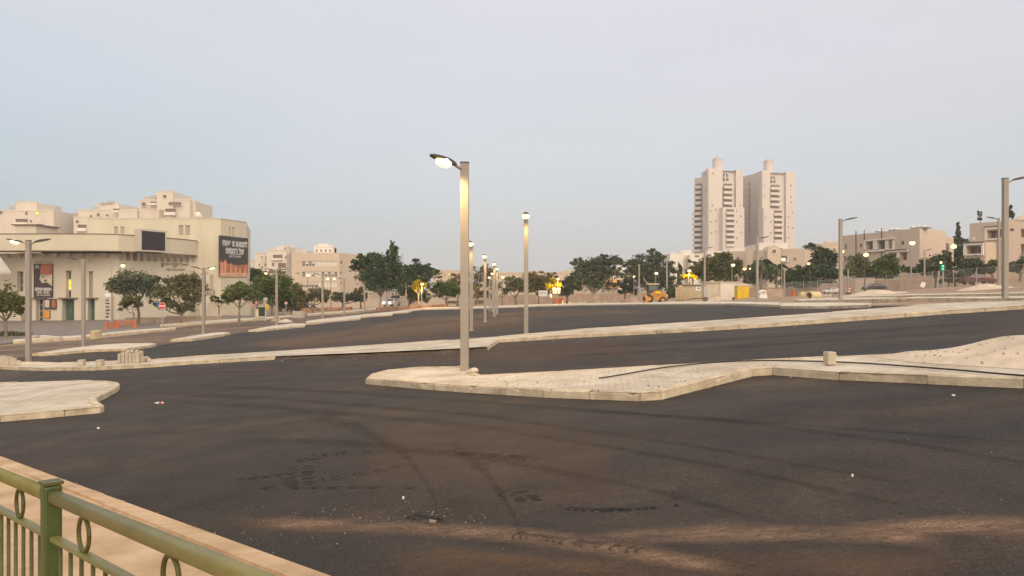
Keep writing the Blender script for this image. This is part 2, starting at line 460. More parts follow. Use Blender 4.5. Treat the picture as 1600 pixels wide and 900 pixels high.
M['barkpale'] = mat("pale bark", (0.36, 0.28, 0.20), 0.95, 0.25, 3.0, 0.3)
M['leaf'] = leaf_mat("green leaves", (0.0405, 0.0540, 0.0230), (0.1418, 0.1620, 0.0607))
M['leafdk'] = leaf_mat("dark green leaves", (0.0364, 0.0462, 0.0266), (0.1092, 0.1232, 0.0644))
M['leafbr'] = leaf_mat("olive brown leaves", (0.0825, 0.0616, 0.0352), (0.2200, 0.1650, 0.0880))
M['leafol'] = leaf_mat("olive leaves", (0.0540, 0.0528, 0.0252), (0.1560, 0.1464, 0.0660))
M['leaflit'] = leaf_mat("lamplit yellow leaves", (0.22, 0.17, 0.012), (0.60, 0.46, 0.02))  # lamplight on the foliage is put into this yellow leaf colour
M['carw'] = mat("white car paint", (0.66, 0.64, 0.61), 0.25, 0.02, spec=0.5)
M['carr'] = mat("dark red car paint", (0.10, 0.03, 0.026), 0.25, 0.05, spec=0.5)
M['card'] = mat("dark car paint", (0.035, 0.032, 0.032), 0.2, 0.05, spec=0.6)
M['headlight'] = mat("lit headlight", (1, 1, 1), 0.3, 0, emit=(1.0, 0.95, 0.82), estr=6.0)
M['hose'] = mat("black rubber hose", (0.03, 0.026, 0.023), 0.6, 0.1)
M['terracotta'] = mat("orange tiled roof", (0.60, 0.27, 0.06), 0.8, 0.2, 1.5)
M['kioskgreen'] = mat("dark green metal", (0.030, 0.042, 0.024), 0.5, 0.2)
M['tread'] = mat("damp tyre print", (0.0075, 0.006, 0.005), 0.95, 0.3, 5.0)
M['treaddust'] = mat('tyre print in dust', (0.055, 0.036, 0.025), 0.95, 0.3, 5.0)
M['soil'] = mat('dark packed soil', (0.085, 0.06, 0.042), 0.95, 0.4, 4.0)
M['rubble'] = mat("broken concrete", (0.33, 0.26, 0.19), 0.95, 0.3, 6.0)
M['plasticw'] = mat("clear plastic bottle", (0.62, 0.58, 0.54), 0.15, 0.1, spec=0.6)
M['greenlamp'] = mat("lit green signal", (0.02, 0.3, 0.1), 0.4, 0, emit=(0.05, 0.8, 0.25), estr=0.6)
# ------------------------------------------------------------------ the ground and everything laid on it
def axis(a, b, step, far):
    far = min(far, 1150)
    mid = list(np.arange(a, b + 1e-6, step))
    lo, hi = [], []
    d = step
    x = a
    while x > -far:
        d *= 1.5; x -= d; lo.append(x)
    d = step; x = b
    while x < far:
        d *= 1.5; x += d; hi.append(x)
    return lo[::-1] + mid + hi

xs = axis(-64, 90, 2.0, 1800); ys = axis(-10, 152, 2.0, 2500)
g = MB()
vs = [(x, y, gz(x, y) - 0.05) for y in ys for x in xs]
nx = len(xs)
g.add(vs, [(j*nx+i, j*nx+i+1, (j+1)*nx+i+1, (j+1)*nx+i) for j in range(len(ys)-1) for i in range(nx-1)])
tag(g.build("ground", M['dirt']), kind="structure")

def inside(p, poly):
    c = False
    n = len(poly)
    for i in range(n):
        a, b = poly[i], poly[(i+1) % n]
        if (a[1] > p[1]) != (b[1] > p[1]) and p[0] < (b[0]-a[0])*(p[1]-a[1])/(b[1]-a[1]) + a[0]:
            c = not c
    return c

def sheet(name, poly, off, m, step=3.0, zf=None, kind="structure"):
    """flat surfacing laid on the sloping ground"""
    poly = [(p[0], p[1]) for p in poly]
    x0, x1 = min(p[0] for p in poly), max(p[0] for p in poly)
    y0, y1 = min(p[1] for p in poly), max(p[1] for p in poly)
    pts = []
    n = len(poly)
    edges = []
    for i in range(n):
        a, b = Vector(poly[i]), Vector(poly[(i+1) % n])
        k = max(1, int((b-a).length / step))
        for j in range(k):
            pts.append(a.lerp(b, j / k))
    nb = len(pts)
    edges = [(i, (i+1) % nb) for i in range(nb)]
    for x in np.arange(x0 + step/2, x1, step):
        for y in np.arange(y0 + step/2, y1, step):
            if inside((x, y), poly): pts.append(Vector((x, y)))
    v, e, f, *_ = delaunay_2d_cdt(pts, edges, [tuple(range(nb))], 1, 1e-4)
    fn = zf or (lambda x, y: 0.0)
    mb = MB()
    fs = []
    for t in f:
        a, b, c = (v[i] for i in t[:3])
        fs.append(tuple(t) if (b-a).cross(c-a) > 0 else tuple(reversed(t)))
    mb.add([(p.x, p.y, gz(p.x, p.y) + off + fn(p.x, p.y)) for p in v], fs)
    o = mb.build(name, m, smooth=zf is not None)
    if kind: tag(o, kind=kind)
    return o

def clean(poly):
    out = []
    for p in poly:
        if not out or math.hypot(p[0]-out[-1][0], p[1]-out[-1][1]) > 0.03: out.append((p[0], p[1]))
    a = sum(out[i][0]*out[(i+1)%len(out)][1] - out[(i+1)%len(out)][0]*out[i][1] for i in range(len(out)))
    return out if a > 0 else out[::-1]

def kerbed(px, name, top, stone=1.0, h=0.13, world_pts=None, kerbm=None, w=0.14, skip=None):
    """raised pavement with a kerb of separate stones round it; px is the visible outline of its top"""
    poly = clean(world_pts or [G(x, y, h) for x, y in px])
    sheet(name, poly, h - (0.003 if name == 'sidewalk' else 0.012), top, step=max(2.0, stone*2))
    n = len(poly)
    off = []
    for i in range(n):
        a, b, c = Vector(poly[i-1]), Vector(poly[i]), Vector(poly[(i+1) % n])
        n1 = Vector((-(b-a).y, (b-a).x)).normalized(); n2 = Vector((-(c-b).y, (c-b).x)).normalized()
        d = (n1 + n2)
        if d.length < 0.3: d = n1
        d.normalize()
        off.append(b + d * min(w / max(0.45, d.dot(n1)), w*1.8))
    mb = MB()
    for i in range(n):
        if skip and skip(poly[i], poly[(i+1) % n]): continue
        a, b = Vector(poly[i]), Vector(poly[(i+1) % n]); ia, ib = off[i], off[(i+1) % n]
        L = (b-a).length
        k = max(1, round(L / stone))
        gap = 0.006 / max(L, 0.05)
        for j in range(k):
            t0, t1 = j/k + gap, (j+1)/k - gap
            if t1 <= t0: continue
            hh = h + rnd.uniform(-0.010, 0.010); jit = rnd.uniform(-0.012, 0.012)
            nrm = Vector((-(b-a).y, (b-a).x)).normalized() * jit
            vs = []
            seg = 7 if stone <= 1.2 else 1
            r_ = rnd.uniform
            for q_ in range(seg+1):
                t = t0 + (t1-t0)*q_/seg
                o_, i_ = a.lerp(b, t) + nrm, ia.lerp(ib, t) + nrm
                z = gz(o_.x, o_.y)
                chip_ = (0.05 if rnd.random() < 0.07 else 0.0) if seg > 1 else 0.0
                ch = o_.lerp(i_, 0.13 + chip_*3 + r_(0, .05))
                w_ = nrm.normalized()*r_(-.003, .005)
                vs += [(o_.x+w_.x, o_.y+w_.y, z-0.06), (o_.x+w_.x, o_.y+w_.y, z+hh-0.022-chip_-r_(0,.008)), (ch.x, ch.y, z+hh+r_(-.003,.002)), (i_.x, i_.y, z+hh), (i_.x, i_.y, z-0.06)]
            fs_ = [(0,1,2,3,4), tuple(5*seg+k_ for k_ in (4,3,2,1,0))]
            for q_ in range(seg):
                u_ = 5*q_
                fs_ += [(u_+k_, u_+5+k_, u_+6+k_, u_+1+k_) for k_ in range(4)]
            mb.add(vs, fs_)
    tag(mb.build("kerb", kerbm or M['kerb']), kind="structure")
    return poly

# the asphalt of the car park
pa = [(-42, 22)] + [tuple(G(x, y)[:2]) for x, y in ((0,562),(60,557),(245,541.5),(360,524),(480,508.5),(563,497.5),(664,484),(740,482),(835,479),(900,477.5),(1000,476),(1140,475.2),(1216,477.5),(1360,477.5),(1420,477),(1600,470),(1760,464))] + [(46, 24), (46, -8), (-42, -8)]
sheet("car_park", pa, 0.0, M['asphalt'], 4.0)
# the dusty street on the left
pr = [tuple(G(x, y)[:2]) for x, y in ((-120,572),(0,561),(60,556),(245,540.5),(360,523),(480,507.5),(563,496.5),(664,483.2),(690,481),(655,479.5),(560,489),(480,494),(400,501),(300,508),(255,516),(200,524),(130,531),(0,541),(-120,549))]
sheet("road", pr, -0.012, M['oldroad'], 4.0)
# paved forecourt in front of the theatre
pp = [tuple(G(x, y)[:2]) for x, y in ((-120,546),(0,537.5),(60,533),(130,528),(200,520),(250,512.5),(300,505),(400,498))] + [(-30, 108), (-45, 112), (-66, 100), (-66, 60)]
sheet("forecourt", pp, 0.0, M['plaza'], 5.0)

# near traffic island with the lit lamp
I1 = [(572,590.5),(640,596),(720,601),(850,608),(1000,612.5),(1033,610.5),(1100,594),(1175,575.5),(1208,573.5),(1310,580),(1450,585),(1600,590),(1760,598),
      (1760,531),(1600,541),(1500,547),(1420,551),(1310,556),(1160,563),(1000,571),(850,580),(752,585),(743,583),(737,576.5),(722,572),(660,573),(605,578),(580,584)]
p1 = kerbed(I1, "traffic_island", M['paver'], 1.0)
# long strip behind it
I2MISS = None
I2 = [(-260,573),(-60,571),(0,572),(60,574),(150,573),(240,568),(300,563.5),(430,556),(600,549),(720,543.5),(762,541),(771,535),(780,529.5),(900,522),(1070,513),(1200,505),(1350,494),(1480,484.5),(1600,476.5),(1720,469),
      (1720,461),(1600,469.5),(1540,470),(1460,474),(1390,480),(1300,487),(1200,494),(1070,503),(900,514),(780,525),(700,531),(600,537),(500,543.5),(400,550),(300,556.5),(240,561),(200,562.5),(100,566),(0,564),(-60,562),(-260,562)]
A_, B_m = G(420, 557, .13), G(768, 541.5, .13)
def gone(a, b):
    m_ = ((a[0]+b[0])/2, (a[1]+b[1])/2)
    # front edge, where the kerb has not been laid yet
    px_ = 800 + m_[0]/m_[1]*F; py_ = 450 + (CH - gz(*m_) - .13)/m_[1]*F
    return 425 < px_ < 766 and py_ > 540
p2 = kerbed(I2, "pavement", M['paver'], 1.0, skip=gone)
so = MB(); r7 = random.Random(5)
ep = [G(x, y, .13) for x, y in ((430,556),(600,549),(720,543.5),(762,541))]
for a, b in zip(ep, ep[1:]):
    d_ = (b-a); n_ = Vector((-d_.y, d_.x, 0)).normalized()
    k_ = max(1, int(d_.length/.25)); prev = None
    for i in range(k_+1):
        c = a.lerp(b, i/k_) + n_*r7.uniform(.03, .09); z_ = gz(c.x, c.y)
        ou = -n_*r7.uniform(.10,.22); cur = ((c.x+ou.x, c.y+ou.y, z_-.02), (c.x, c.y, z_+r7.uniform(.07,.10)))
        if prev: so.add([prev[0], cur[0], cur[1], prev[1]], [(0,1,2,3)])
        prev = cur
tag(so.build("earth_edge", M['soil']), kind="structure")
# island at the left edge
I3 = [(-260,608),(-80,601),(0,597.5),(60,595.5),(120,594),(170,594.5),(184,597),(187,600),(182,605),(160,615.5),(151,621),(152,626),(162,632),(157,634.5),(100,640),(0,648.5),(-80,656),(-260,668)]
kerbed(I3, "traffic_island", M['paver'], 0.8)
I4 = [(50,552),(90,551),(130,546.5),(200,544),(240,538.5),(245,537),(238,535.8),(200,536),(150,539),(100,545)]
kerbed(I4, "traffic_island", M['pavefar'], 1.5)
I5 = [(266,530.5),(300,529),(345,522.5),(360,519.5),(350,518.5),(330,520),(290,526)]
kerbed(I5, "traffic_island", M['pavefar'], 1.5)
I6 = [(388,515.5),(420,514),(476,508.5),(478,505.5),(460,505),(430,508)]
kerbed(I6, "traffic_island", M['pavefar'], 1.5)
I7 = [(478,505),(500,502.7),(562,497.8),(566,494.5),(612,491.6),(616,488.6),(638,487.5),(645,484.8),(664,483),(664,480.8),(640,483),(610,487),(560,492),(500,498.5),(478,501.5)]
kerbed(I7, "pavement", M['pavefar'], 1.5)
I8 = [(664,483),(740,481),(835,478),(900,476.3),(1000,474.8),(1140,474.0),(1218,476.2),(1218,471.6),(1140,470.6),(1040,470.8),(900,473.4),(835,475.4),(740,478.6),(664,480.7)]
kerbed(I8, "pavement", M['pavefar'], 2.0)
I9 = [(1219,478),(1275,478.3),(1357,476.2),(1363,473.6),(1358,472.2),(1300,472),(1240,472.2),(1219,473)]
kerbed(I9, "traffic_island", M['pavefar'], 1.5)
# the sidewalk the photographer stands on
e0, e1 = G(0, 712, 0.15), G(520, 900, 0.15)
dr = (e1 - e0).normalized()
far_, near_ = e0 - dr * 26, e0 + dr * 14
nrm_s = Vector((dr.y, -dr.x, 0))
if nrm_s.y > 0: nrm_s = -nrm_s
walk_poly = [far_, near_, near_ + nrm_s*7, far_ + nrm_s*7]
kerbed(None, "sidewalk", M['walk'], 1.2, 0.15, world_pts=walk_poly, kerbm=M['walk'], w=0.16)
# far shoulder strips at the right: kerb lines of the unfinished street
for pts in (((1240,467.5),(1300,464.5),(1400,464),(1404,466.5),(1320,468),(1250,469.5)),
            ((1360,460.8),(1440,458.3),(1560,456.4),(1640,455),(1640,457),(1560,458.6),(1440,460.6),(1360,462.8)),
            ((1398,466.3),(1450,465.2),(1540,466.3),(1650,464),(1650,460.6),(1540,462.6),(1440,463.2))):
    kerbed(list(pts), "pavement", M['pavefar'], 3.0)
for pts in (((20,533),(130,526.5),(200,519),(275,513),(275,510.8),(200,516),(130,523.5),(20,530)),
            ((250,509),(400,498.5),(470,493),(470,491),(400,496),(300,502),(250,506.8)),
            ((480,492),(560,486),(600,481),(600,479.3),(560,483.5),(480,490))):
    kerbed(list(pts), "pavement", M['pavefar'], 2.0)

# loose sand on the near island
sp = [tuple(G(x, y, 0.13)[:2]) for x, y in ((1360,555.5),(1420,552.5),(1500,548.5),(1600,542.5),(1740,534),(1740,588),(1600,576),(1520,571),(1440,566),(1390,561))]
def edge_dist(x, y, poly):
    p, best = Vector((x, y)), 9.0
    for a, b in zip(poly, poly[1:] + poly[:1]):
        a, b = Vector(a), Vector(b); d = b - a
        t = max(0.0, min(1.0, (p-a).dot(d) / max(d.length_squared, 1e-6)))
        best = min(best, (p - a - d*t).length)
    return best
def sandz(x, y, rough=True):
    q = Vector((x, y))
    h = 0
    for (px, py, r, hh) in ((1620,550,1.0,0.17),(1540,553,.6,0.09),(1490,554,.6,0.05),(1380,557,.8,0.05),(1690,554,1.3,0.14),(1440,560,.6,0.05),(1560,564,.6,0.05),(1530,572,.4,.03),(1420,568,.4,.03)):
        c = G(px, py, 0.13)
        d = ((x-c.x)**2 + ((y-c.y)*1.0)**2)**0.5 / r
        h += hh * math.exp(-d*d*2.2)
    h *= 1 + 0.35*math.sin(x*3.1+y*1.7) * math.sin(y*2.9-x*1.3)
    if rough: h += 0.008*math.sin(x*7.3+2*math.sin(y*5))*math.sin(y*6.1+x) + 0.003*math.sin(x*17+3*math.sin(y*9))*math.sin(y*15+2*x)
    if not inside((x, y), sp): return 0.0
    e_ = min(1.0, edge_dist(x, y, sp)/0.45); e_ = e_*e_*(3-2*e_)
    return (h + (0.03 if rough else 0.02))*e_
tag(sheet("sand", sp, 0.122, M['sand'], 0.10, zf=lambda x, y: max(0.0, sandz(x, y)), kind=None), kind="stuff")

# ------------------------------------------------------------------ buildings
class Fac:
    """a wall plane given by two photograph columns and their distances; s runs along it, z is height"""
    def __init__(s, px0, D0, px1, D1):
        s.A = Vector(((px0-800)/F*D0, D0)); B = Vector(((px1-800)/F*D1, D1))
        s.L = (B - s.A).length
        s.u = (B - s.A).normalized(); s.n = Vector((s.u.y, -s.u.x))
    def s_of(s, px):
        k = (px-800)/F
        # A + u*q = t*(k,1)
        q = (k*s.A.y - s.A.x) / (s.u.x - k*s.u.y)
        return q, s.A.y + s.u.y*q
    def z_of(s, px, py):
        return CH + (450-py)/F * s.s_of(px)[1]
    def rect(s, x0, y0, x1, y1):
        xm = (x0+x1)/2
        return (s.s_of(x0)[0], s.s_of(x1)[0], s.z_of(xm, y1), s.z_of(xm, y0))
    def pt(s, q, z, o=0.0):
        p = s.A + s.u*q + s.n*o
        return (p.x, p.y, z)
    def box(s, mb, s0, s1, z0, z1, o0, o1, m=0):
        vs = [s.pt(a, z, o) for z in (z0, z1) for a, o in ((s0,o0),(s1,o0),(s1,o1),(s0,o1))]
        return mb.add(vs, [(0,1,2,3),(7,6,5,4),(0,4,5,1),(1,5,6,2),(2,6,7,3),(3,7,4,0)], m)
    def wall(s, mb, s0, s1, z0, z1, ops=(), reveal=0.25, m=0, depth=None, back=0.0):
        ss = sorted({s0, s1, *[min(max(v, s0), s1) for o in ops for v in o[:2]]})
        zz = sorted({z0, z1, *[min(max(v, z0), z1) for o in ops for v in o[2:4]]})
        for a, b in zip(ss, ss[1:]):
            for c, d in zip(zz, zz[1:]):
                if b-a < 1e-5 or d-c < 1e-5: continue
                if any(o[0]-1e-6 <= a and b <= o[1]+1e-6 and o[2]-1e-6 <= c and d <= o[3]+1e-6 for o in ops): continue
                mb.add([s.pt(a,c,back), s.pt(b,c,back), s.pt(b,d,back), s.pt(a,d,back)], [(0,1,2,3)], m)
        for a, b, c, d in ops:
            r = back - reveal
            mb.add([s.pt(a,c,back), s.pt(b,c,back), s.pt(b,d,back), s.pt(a,d,back), s.pt(a,c,r), s.pt(b,c,r), s.pt(b,d,r), s.pt(a,d,r)],
                   [(0,4,5,1),(1,5,6,2),(2,6,7,3),(3,7,4,0)], m)
        if depth:
            mb.add([s.pt(s0,z0,back), s.pt(s1,z0,back), s.pt(s1,z1,back), s.pt(s0,z1,back), s.pt(s0,z0,back-depth), s.pt(s1,z0,back-depth), s.pt(s1,z1,back-depth), s.pt(s0,z1,back-depth)],
                   [(1,5,6,2),(4,0,3,7),(3,2,6,7),(5,4,7,6)], m)

def roof_bits(f, mb, s0, s1, z, d, w=0.25, h=0.5):
    """parapet round a flat roof"""
    f.box(mb, s0-0.03, s1+0.03, z, z+h*0.3, 0.03, -w)

def window(f, root, r, recess=0.22, pane='glass', bars=(1, 1), frame='frame', fw=0.07, name="window"):
    s0, s1, z0, z1 = r
    mb = MB()
    o0, o1 = -recess+0.06, -recess
    f.box(mb, s0, s1, z0, z0+fw, o0, o1); f.box(mb, s0, s1, z1-fw, z1, o0, o1)
    f.box(mb, s0, s0+fw, z0+fw, z1-fw, o0, o1); f.box(mb, s1-fw, s1, z0+fw, z1-fw, o0, o1)
    for i in range(1, bars[0]):
        q = s0 + (s1-s0)*i/bars[0]; f.box(mb, q-fw/2, q+fw/2, z0+fw, z1-fw, o0-0.005, o1+0.005)
    for i in range(1, bars[1]):
        q = z0 + (z1-z0)*i/bars[1]; f.box(mb, s0+fw, s1-fw, q-fw/2, q+fw/2, o0-0.01, o1+0.01)
    w = mb.build(name, M[frame], root)
    pb = MB(); f.box(pb, s0+fw*0.5, s1-fw*0.5, z0+fw*0.5, z1-fw*0.5, o1+0.012, o1-0.02)
    pb.build("pane", M[pane], w)
    return w

def building(name, label, cat, px, D, group=None):
    p = Gd(px, D)
    return thing(name, label, cat, p, group=group, world=True)

# ---- the theatre on the left
T = building("theatre", "cream theatre with a curved overhanging band, green doors and dark screen at left", "theatre", 180, 100)
fL = Fac(-60, 96, 185, 95); fR = Fac(185, 95, 312, 106.5); fU = Fac(137, 106, 345, 106); fS = Fac(345, 106, 385, 112)
zb = -3.0
mb = MB()
ops = [fL.rect(27,424,36,456), fL.rect(103,423,111,466), fL.rect(139,424,145,466), fL.rect(97,467,116,498), fL.rect(137,467,148,498), fL.rect(33,467,50,498), fL.rect(56,467,68,498)]
ops[3:] = [(a, b, -2.2, d) for a, b, c, d in ops[3:]]
zl = fL.z_of(60, 396)
fL.wall(mb, 0, fL.L, zb, zl, ops, 0.9, depth=9)
zr0 = fR.z_of(200, 407)
fR.wall(mb, 0, fR.L, zb, zr0, [], depth=7)
mb.build("wall", M['cream2'], T)
for r in ops[:1]: window(fL, T, r, 0.5, 'glassg', (1, 3))
a, b, c, d = ops[1]
window(fL, T, (a, b, c+(d-c)*0.69, d), 0.5, 'glassg', (1, 1)); w = window(fL, T, (a, b, c+(d-c)*0.30, c+(d-c)*0.69), 0.5, 'litwin', (1, 2)); w["label"] = "window glowing yellow"
window(fL, T, (a, b, c, c+(d-c)*0.30), 0.5, 'glass', (1, 1))
window(fL, T, ops[2], 0.5, 'shutterd', (1, 3))
for r in ops[3:5]:
    o = MB(); s0, s1, z0, z1 = r; m_ = (s0+s1)/2
    fL.box(o, s0, m_-0.02, z0, z1, -0.78, -0.86); fL.box(o, m_+0.02, s1, z0, z1, -0.78, -0.86)
    dd = o.build("door", M['door'], T)
    h = MB(); fL.box(h, m_-0.10, m_-0.06, z0+1.3, z0+1.7, -0.72, -0.78); h.build("handle", M['steel'], dd)
o = MB(); s0, s1, z0, z1 = ops[5]; fL.box(o, s0, s1, z0, z1, -0.6, -0.7); o.build("side_panel", M['brown'], T)
window(fL, T, ops[6], 0.7, 'glass', (2, 4), name="entrance")
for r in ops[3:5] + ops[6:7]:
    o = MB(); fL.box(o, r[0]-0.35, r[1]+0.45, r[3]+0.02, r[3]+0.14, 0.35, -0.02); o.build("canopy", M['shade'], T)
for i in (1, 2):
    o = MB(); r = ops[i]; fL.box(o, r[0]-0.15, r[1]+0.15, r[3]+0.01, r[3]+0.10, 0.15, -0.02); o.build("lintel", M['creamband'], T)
# set-back clerestory with fins under the band
o = MB(); fR.wall(o, 0.3, fR.L-0.4, zr0-0.5, 6.6, [], depth=3, back=-0.9); fL.wall(o, fL.L-10, fL.L, zl-0.3, 6.6, [], depth=3, back=-0.9)
o.build("clerestory", M['shutterd'], T)
for i in range(12):
    o = MB(); q = 1.0 + i*1.02; fR.box(o, q-0.22, q+0.22, zr0, 6.3, -0.18, -0.85); o.build("fin", M['cream2'], T)
for i in range(9):
    o = MB(); q = fL.L - 1.4 - i*1.5; fL.box(o, q-0.2, q+0.2, zl-0.45, zl, 0.55, 0.01); o.build("bracket", M['creamband'], T)
# the curved band
bp = [(-60, 92.5), (60, 91.8), (150, 92.2), (185, 93), (217, 95.4), (260, 99.5), (290, 103), (307, 105.5)]
bpt = [((x-800)/F*D, D) for x, D in bp]
o = MB()
zt, z0_ = 8.16, 6.30
for (a, b) in zip(bpt, bpt[1:]):
    A, B = Vector(a), Vector(b)
    bk = Vector((0.25, 5.0))
    vs = [(A.x,A.y,z0_),(B.x,B.y,z0_),(B.x,B.y,zt),(A.x,A.y,zt),(A.x+bk.x,A.y+bk.y,z0_),(B.x+bk.x,B.y+bk.y,z0_),(B.x+bk.x,B.y+bk.y,zt),(A.x+bk.x,A.y+bk.y,zt)]
    o.add(vs, [(0,1,2,3),(3,2,6,7),(0,4,5,1)])
o.build("band", M['creamband'], T)
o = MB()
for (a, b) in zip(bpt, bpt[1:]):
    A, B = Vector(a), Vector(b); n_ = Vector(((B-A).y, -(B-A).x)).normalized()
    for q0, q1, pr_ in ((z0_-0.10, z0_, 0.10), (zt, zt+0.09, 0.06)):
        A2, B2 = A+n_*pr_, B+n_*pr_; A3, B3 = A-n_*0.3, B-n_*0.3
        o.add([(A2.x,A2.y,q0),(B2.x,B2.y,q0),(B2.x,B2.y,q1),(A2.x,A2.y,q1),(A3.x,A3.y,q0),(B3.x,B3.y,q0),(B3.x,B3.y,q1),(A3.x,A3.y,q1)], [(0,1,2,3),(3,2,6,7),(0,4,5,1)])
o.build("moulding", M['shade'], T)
# upper block and tall side wall
o = MB()
zu = fU.z_of(240, 342)
opu = [fU.rect(178,354,184.5,365), fU.rect(188,354,194.5,365), fU.rect(279,352,286.5,367.5), fU.rect(289.5,352,297,367.5)]
fU.wall(o, 0, fU.L, zb, zu, opu, 0.25)
opS = [fS.rect(358,354,361,370), fS.rect(363.5,355,367,371)]
fS.wall(o, 0, fS.L, zb, zu-0.02, opS, 0.25)
# roof and back
pA, pB, pC = fU.pt(0, zu-0.02), fU.pt(fU.L, zu-0.02), fS.pt(fS.L, zu-0.02)
pD = (pC[0]-4, pC[1]+14, zu-0.02); pE = (pA[0], pA[1]+20, zu-0.02)
o.add([pA, pB, pC, pD, pE], [(0,1,2,3,4)])
o.add([pC, (pC[0],pC[1],zb), (pD[0],pD[1],zb), pD, (pE[0],pE[1],zb), pE, (pA[0],pA[1],zb), pA], [(0,1,2,3),(3,2,4,5),(5,4,6,7)])
o.build("upper_block", M['cream'], T)
o = MB(); fU.box(o, -0.05, fU.L+0.05, zu, zu+0.12, 0.05, -0.3); fS.box(o, 0, fS.L+0.05, zu-0.01, zu+0.11, 0.05, -0.3); o.build("coping", M['creamband'], T)
for r in opu: window(fU, T, r, 0.2, 'shutterd', (1, 4))
for r in opS: window(fS, T, r, 0.2, 'shutterd', (1, 4))
# buttress beside the side wall, gate posts of the yard
o = MB()
for x0, x1, y0 in ((318,325,424),(327,333,429)):
    r = fU.rect(x0, y0, x1, 480); fU.box(o, r[0], r[1], zb, r[3], 1.2, 0.02)
o.build("buttress", M['cream2'], T)
o = MB(); r = fU.rect(23, 352, 56, 366)
Fb = Fac(23, 103, 56, 103); Fb.box(o, 0, Fb.L, 6.5, Fb.z_of(40, 352), 0, -5); o.build("roof_hut", M['cream2'], T)
o = MB(); Fb.box(o, -0.3, Fb.L+0.3, Fb.z_of(40,352), Fb.z_of(40,350.5), 0.3, -5.2); o.build("hut_roof", M['shade'], T)
o = MB(); c = P(309, 335, 110); o.ell(c, 0.42, 0.2, 0.36, 12, 8); o.cyl((c.x, c.y, zu), (c.x, c.y, c.z), 0.05)
o.cyl((c.x+0.1,c.y,c.z-0.2), (c.x+0.5,c.y+0.2,c.z-0.25), 0.12); o.build("satellite_dish", M['whiter'], T)

def text(s, parent, pos, size, m, name="lettering", right=None, up=None, bold=0.0):
    cu = bpy.data.curves.new(name, 'FONT')
    cu.body = s; cu.size = size; cu.align_x = 'CENTER'; cu.align_y = 'CENTER'; cu.extrude = 0.004; cu.offset = bold
    cu.materials.append(m)
    ob = bpy.data.objects.new(name, cu); COL.objects.link(ob)
    r = Vector(right or (1,0,0)).normalized(); u = Vector((0,0,1)); n = r.cross(u)
    mt = Matrix((r, u, n)).transposed().to_4x4(); mt.translation = Vector(pos) - (Vector(ROOTLOC[parent.name]) if parent.name in ROOTLOC else Vector())
    ob.matrix_local = mt
    me = bpy.data.meshes.new_from_object(ob)
    mo = bpy.data.objects.new(name, me); COL.objects.link(mo)
    mo.matrix_local = mt
    mo.parent = parent
    bpy.data.objects.remove(ob)
    return mo
HEB = lambda s: s[::-1]
for s_, px, py, sz in (("המשכן לאמנויות הבמה", 274, 413, 0.46), ("משכן", 273, 416.7, 0.28), ("תיאטרון באר שבע", 274, 421.5, 0.42)):
    q, D = fR.s_of(px); p = fR.pt(q, fR.z_of(px, py), 0.03)
    text(HEB(s_), T, p, sz, M['ink'], right=(fR.u.x, fR.u.y, 0), bold=0.012)
q, D = fR.s_of(253.5); o = MB(); z = fR.z_of(253.5, 414); fR.box(o, q-0.18, q+0.18, z-0.28, z+0.28, 0.03, 0.005); o.build("emblem", M['ink'], T)
for px0, px1, yy in ((55, 68, 409.5), (71, 83, 409.5)):
    r = fL.rect(px0, yy-0.8, px1, yy+0.5); o = MB(); fL.box(o, *r, 0.04, 0.0); o.build("lettering", M['ink'], T)

o = MB(); fA = Fac(-60, 90, 22, 92)
za_, zb2_ = fA.z_of(10, 400), fA.z_of(10, 425)
o.add([fA.pt(0,za_,0), fA.pt(fA.L*.72,za_,0), fA.pt(fA.L,zb2_,2.0), fA.pt(0,zb2_,2.5), fA.pt(0,zb2_-.25,2.5), fA.pt(fA.L,zb2_-.25,2.0), fA.pt(fA.L*.72,za_-.3,-.5), fA.pt(0,za_-.3,-.5)], [(0,3,2,1),(3,4,5,2),(4,7,6,5),(1,2,5,6)])
o.build("awning", M['greyroof'], T)
# screen on the front of the band
fB = Fac(214, 94.6, 257, 98.4)
S = thing("display_screen", "blank black display screen fixed to the front of the theatre's band", "screen", fB.pt(0, 6.3), world=True)
r = fB.rect(217, 362, 254, 391.5)
o = MB(); fB.box(o, r[0], r[1], r[2], r[3], 0.42, 0.30); o.build("panel", M['screen'], S)
o = MB()
for a in ((r[0]-.2, r[1]+.2, r[3], r[3]+.22), (r[0]-.2, r[1]+.2, r[2]-.16, r[2]), (r[0]-.2, r[0], r[2], r[3]), (r[1], r[1]+.16, r[2], r[3])):
    fB.box(o, *a, 0.45, -0.6)
o.build("casing", M['frame'], S)

# side banner
def poster(label, f, rect, name="banner"):
    r = f.rect(*rect)
    b = thing(name, label, "banner", f.pt(r[0], r[2], 0.05), world=True)
    o = MB(); f.box(o, r[0], r[1], r[2], r[3], 0.16, 0.02); o.build("panel", M['poster'], b)
    def art(nm, poly, m, o_=0.17):
        q = MB(); k = len(poly)
        vs = [f.pt(r[0]+(r[1]-r[0])*x, r[3]-(r[3]-r[2])*y, o_+dz) for dz in (0.0, -0.006) for x, y in poly]
        q.add(vs, [tuple(range(k-1,-1,-1)), tuple(range(k, 2*k))] + [(i, (i+1)%k, k+(i+1)%k, k+i) for i in range(k)])
        return q.build(nm, M[m], b)
    return b, r, art
b, r, art = poster("large dark theatre banner with white lettering above orange shapes on side wall", fS, (341.5, 370, 386, 432.5))
W, H = r[1]-r[0], r[3]-r[2]
def tx(s_, x, y, size, bold=0.03):
    text(HEB(s_), b, fS.pt(r[0]+W*x, r[3]-H*y, 0.175), size, M['posterw'], right=(fS.u.x, fS.u.y, 0), bold=bold)
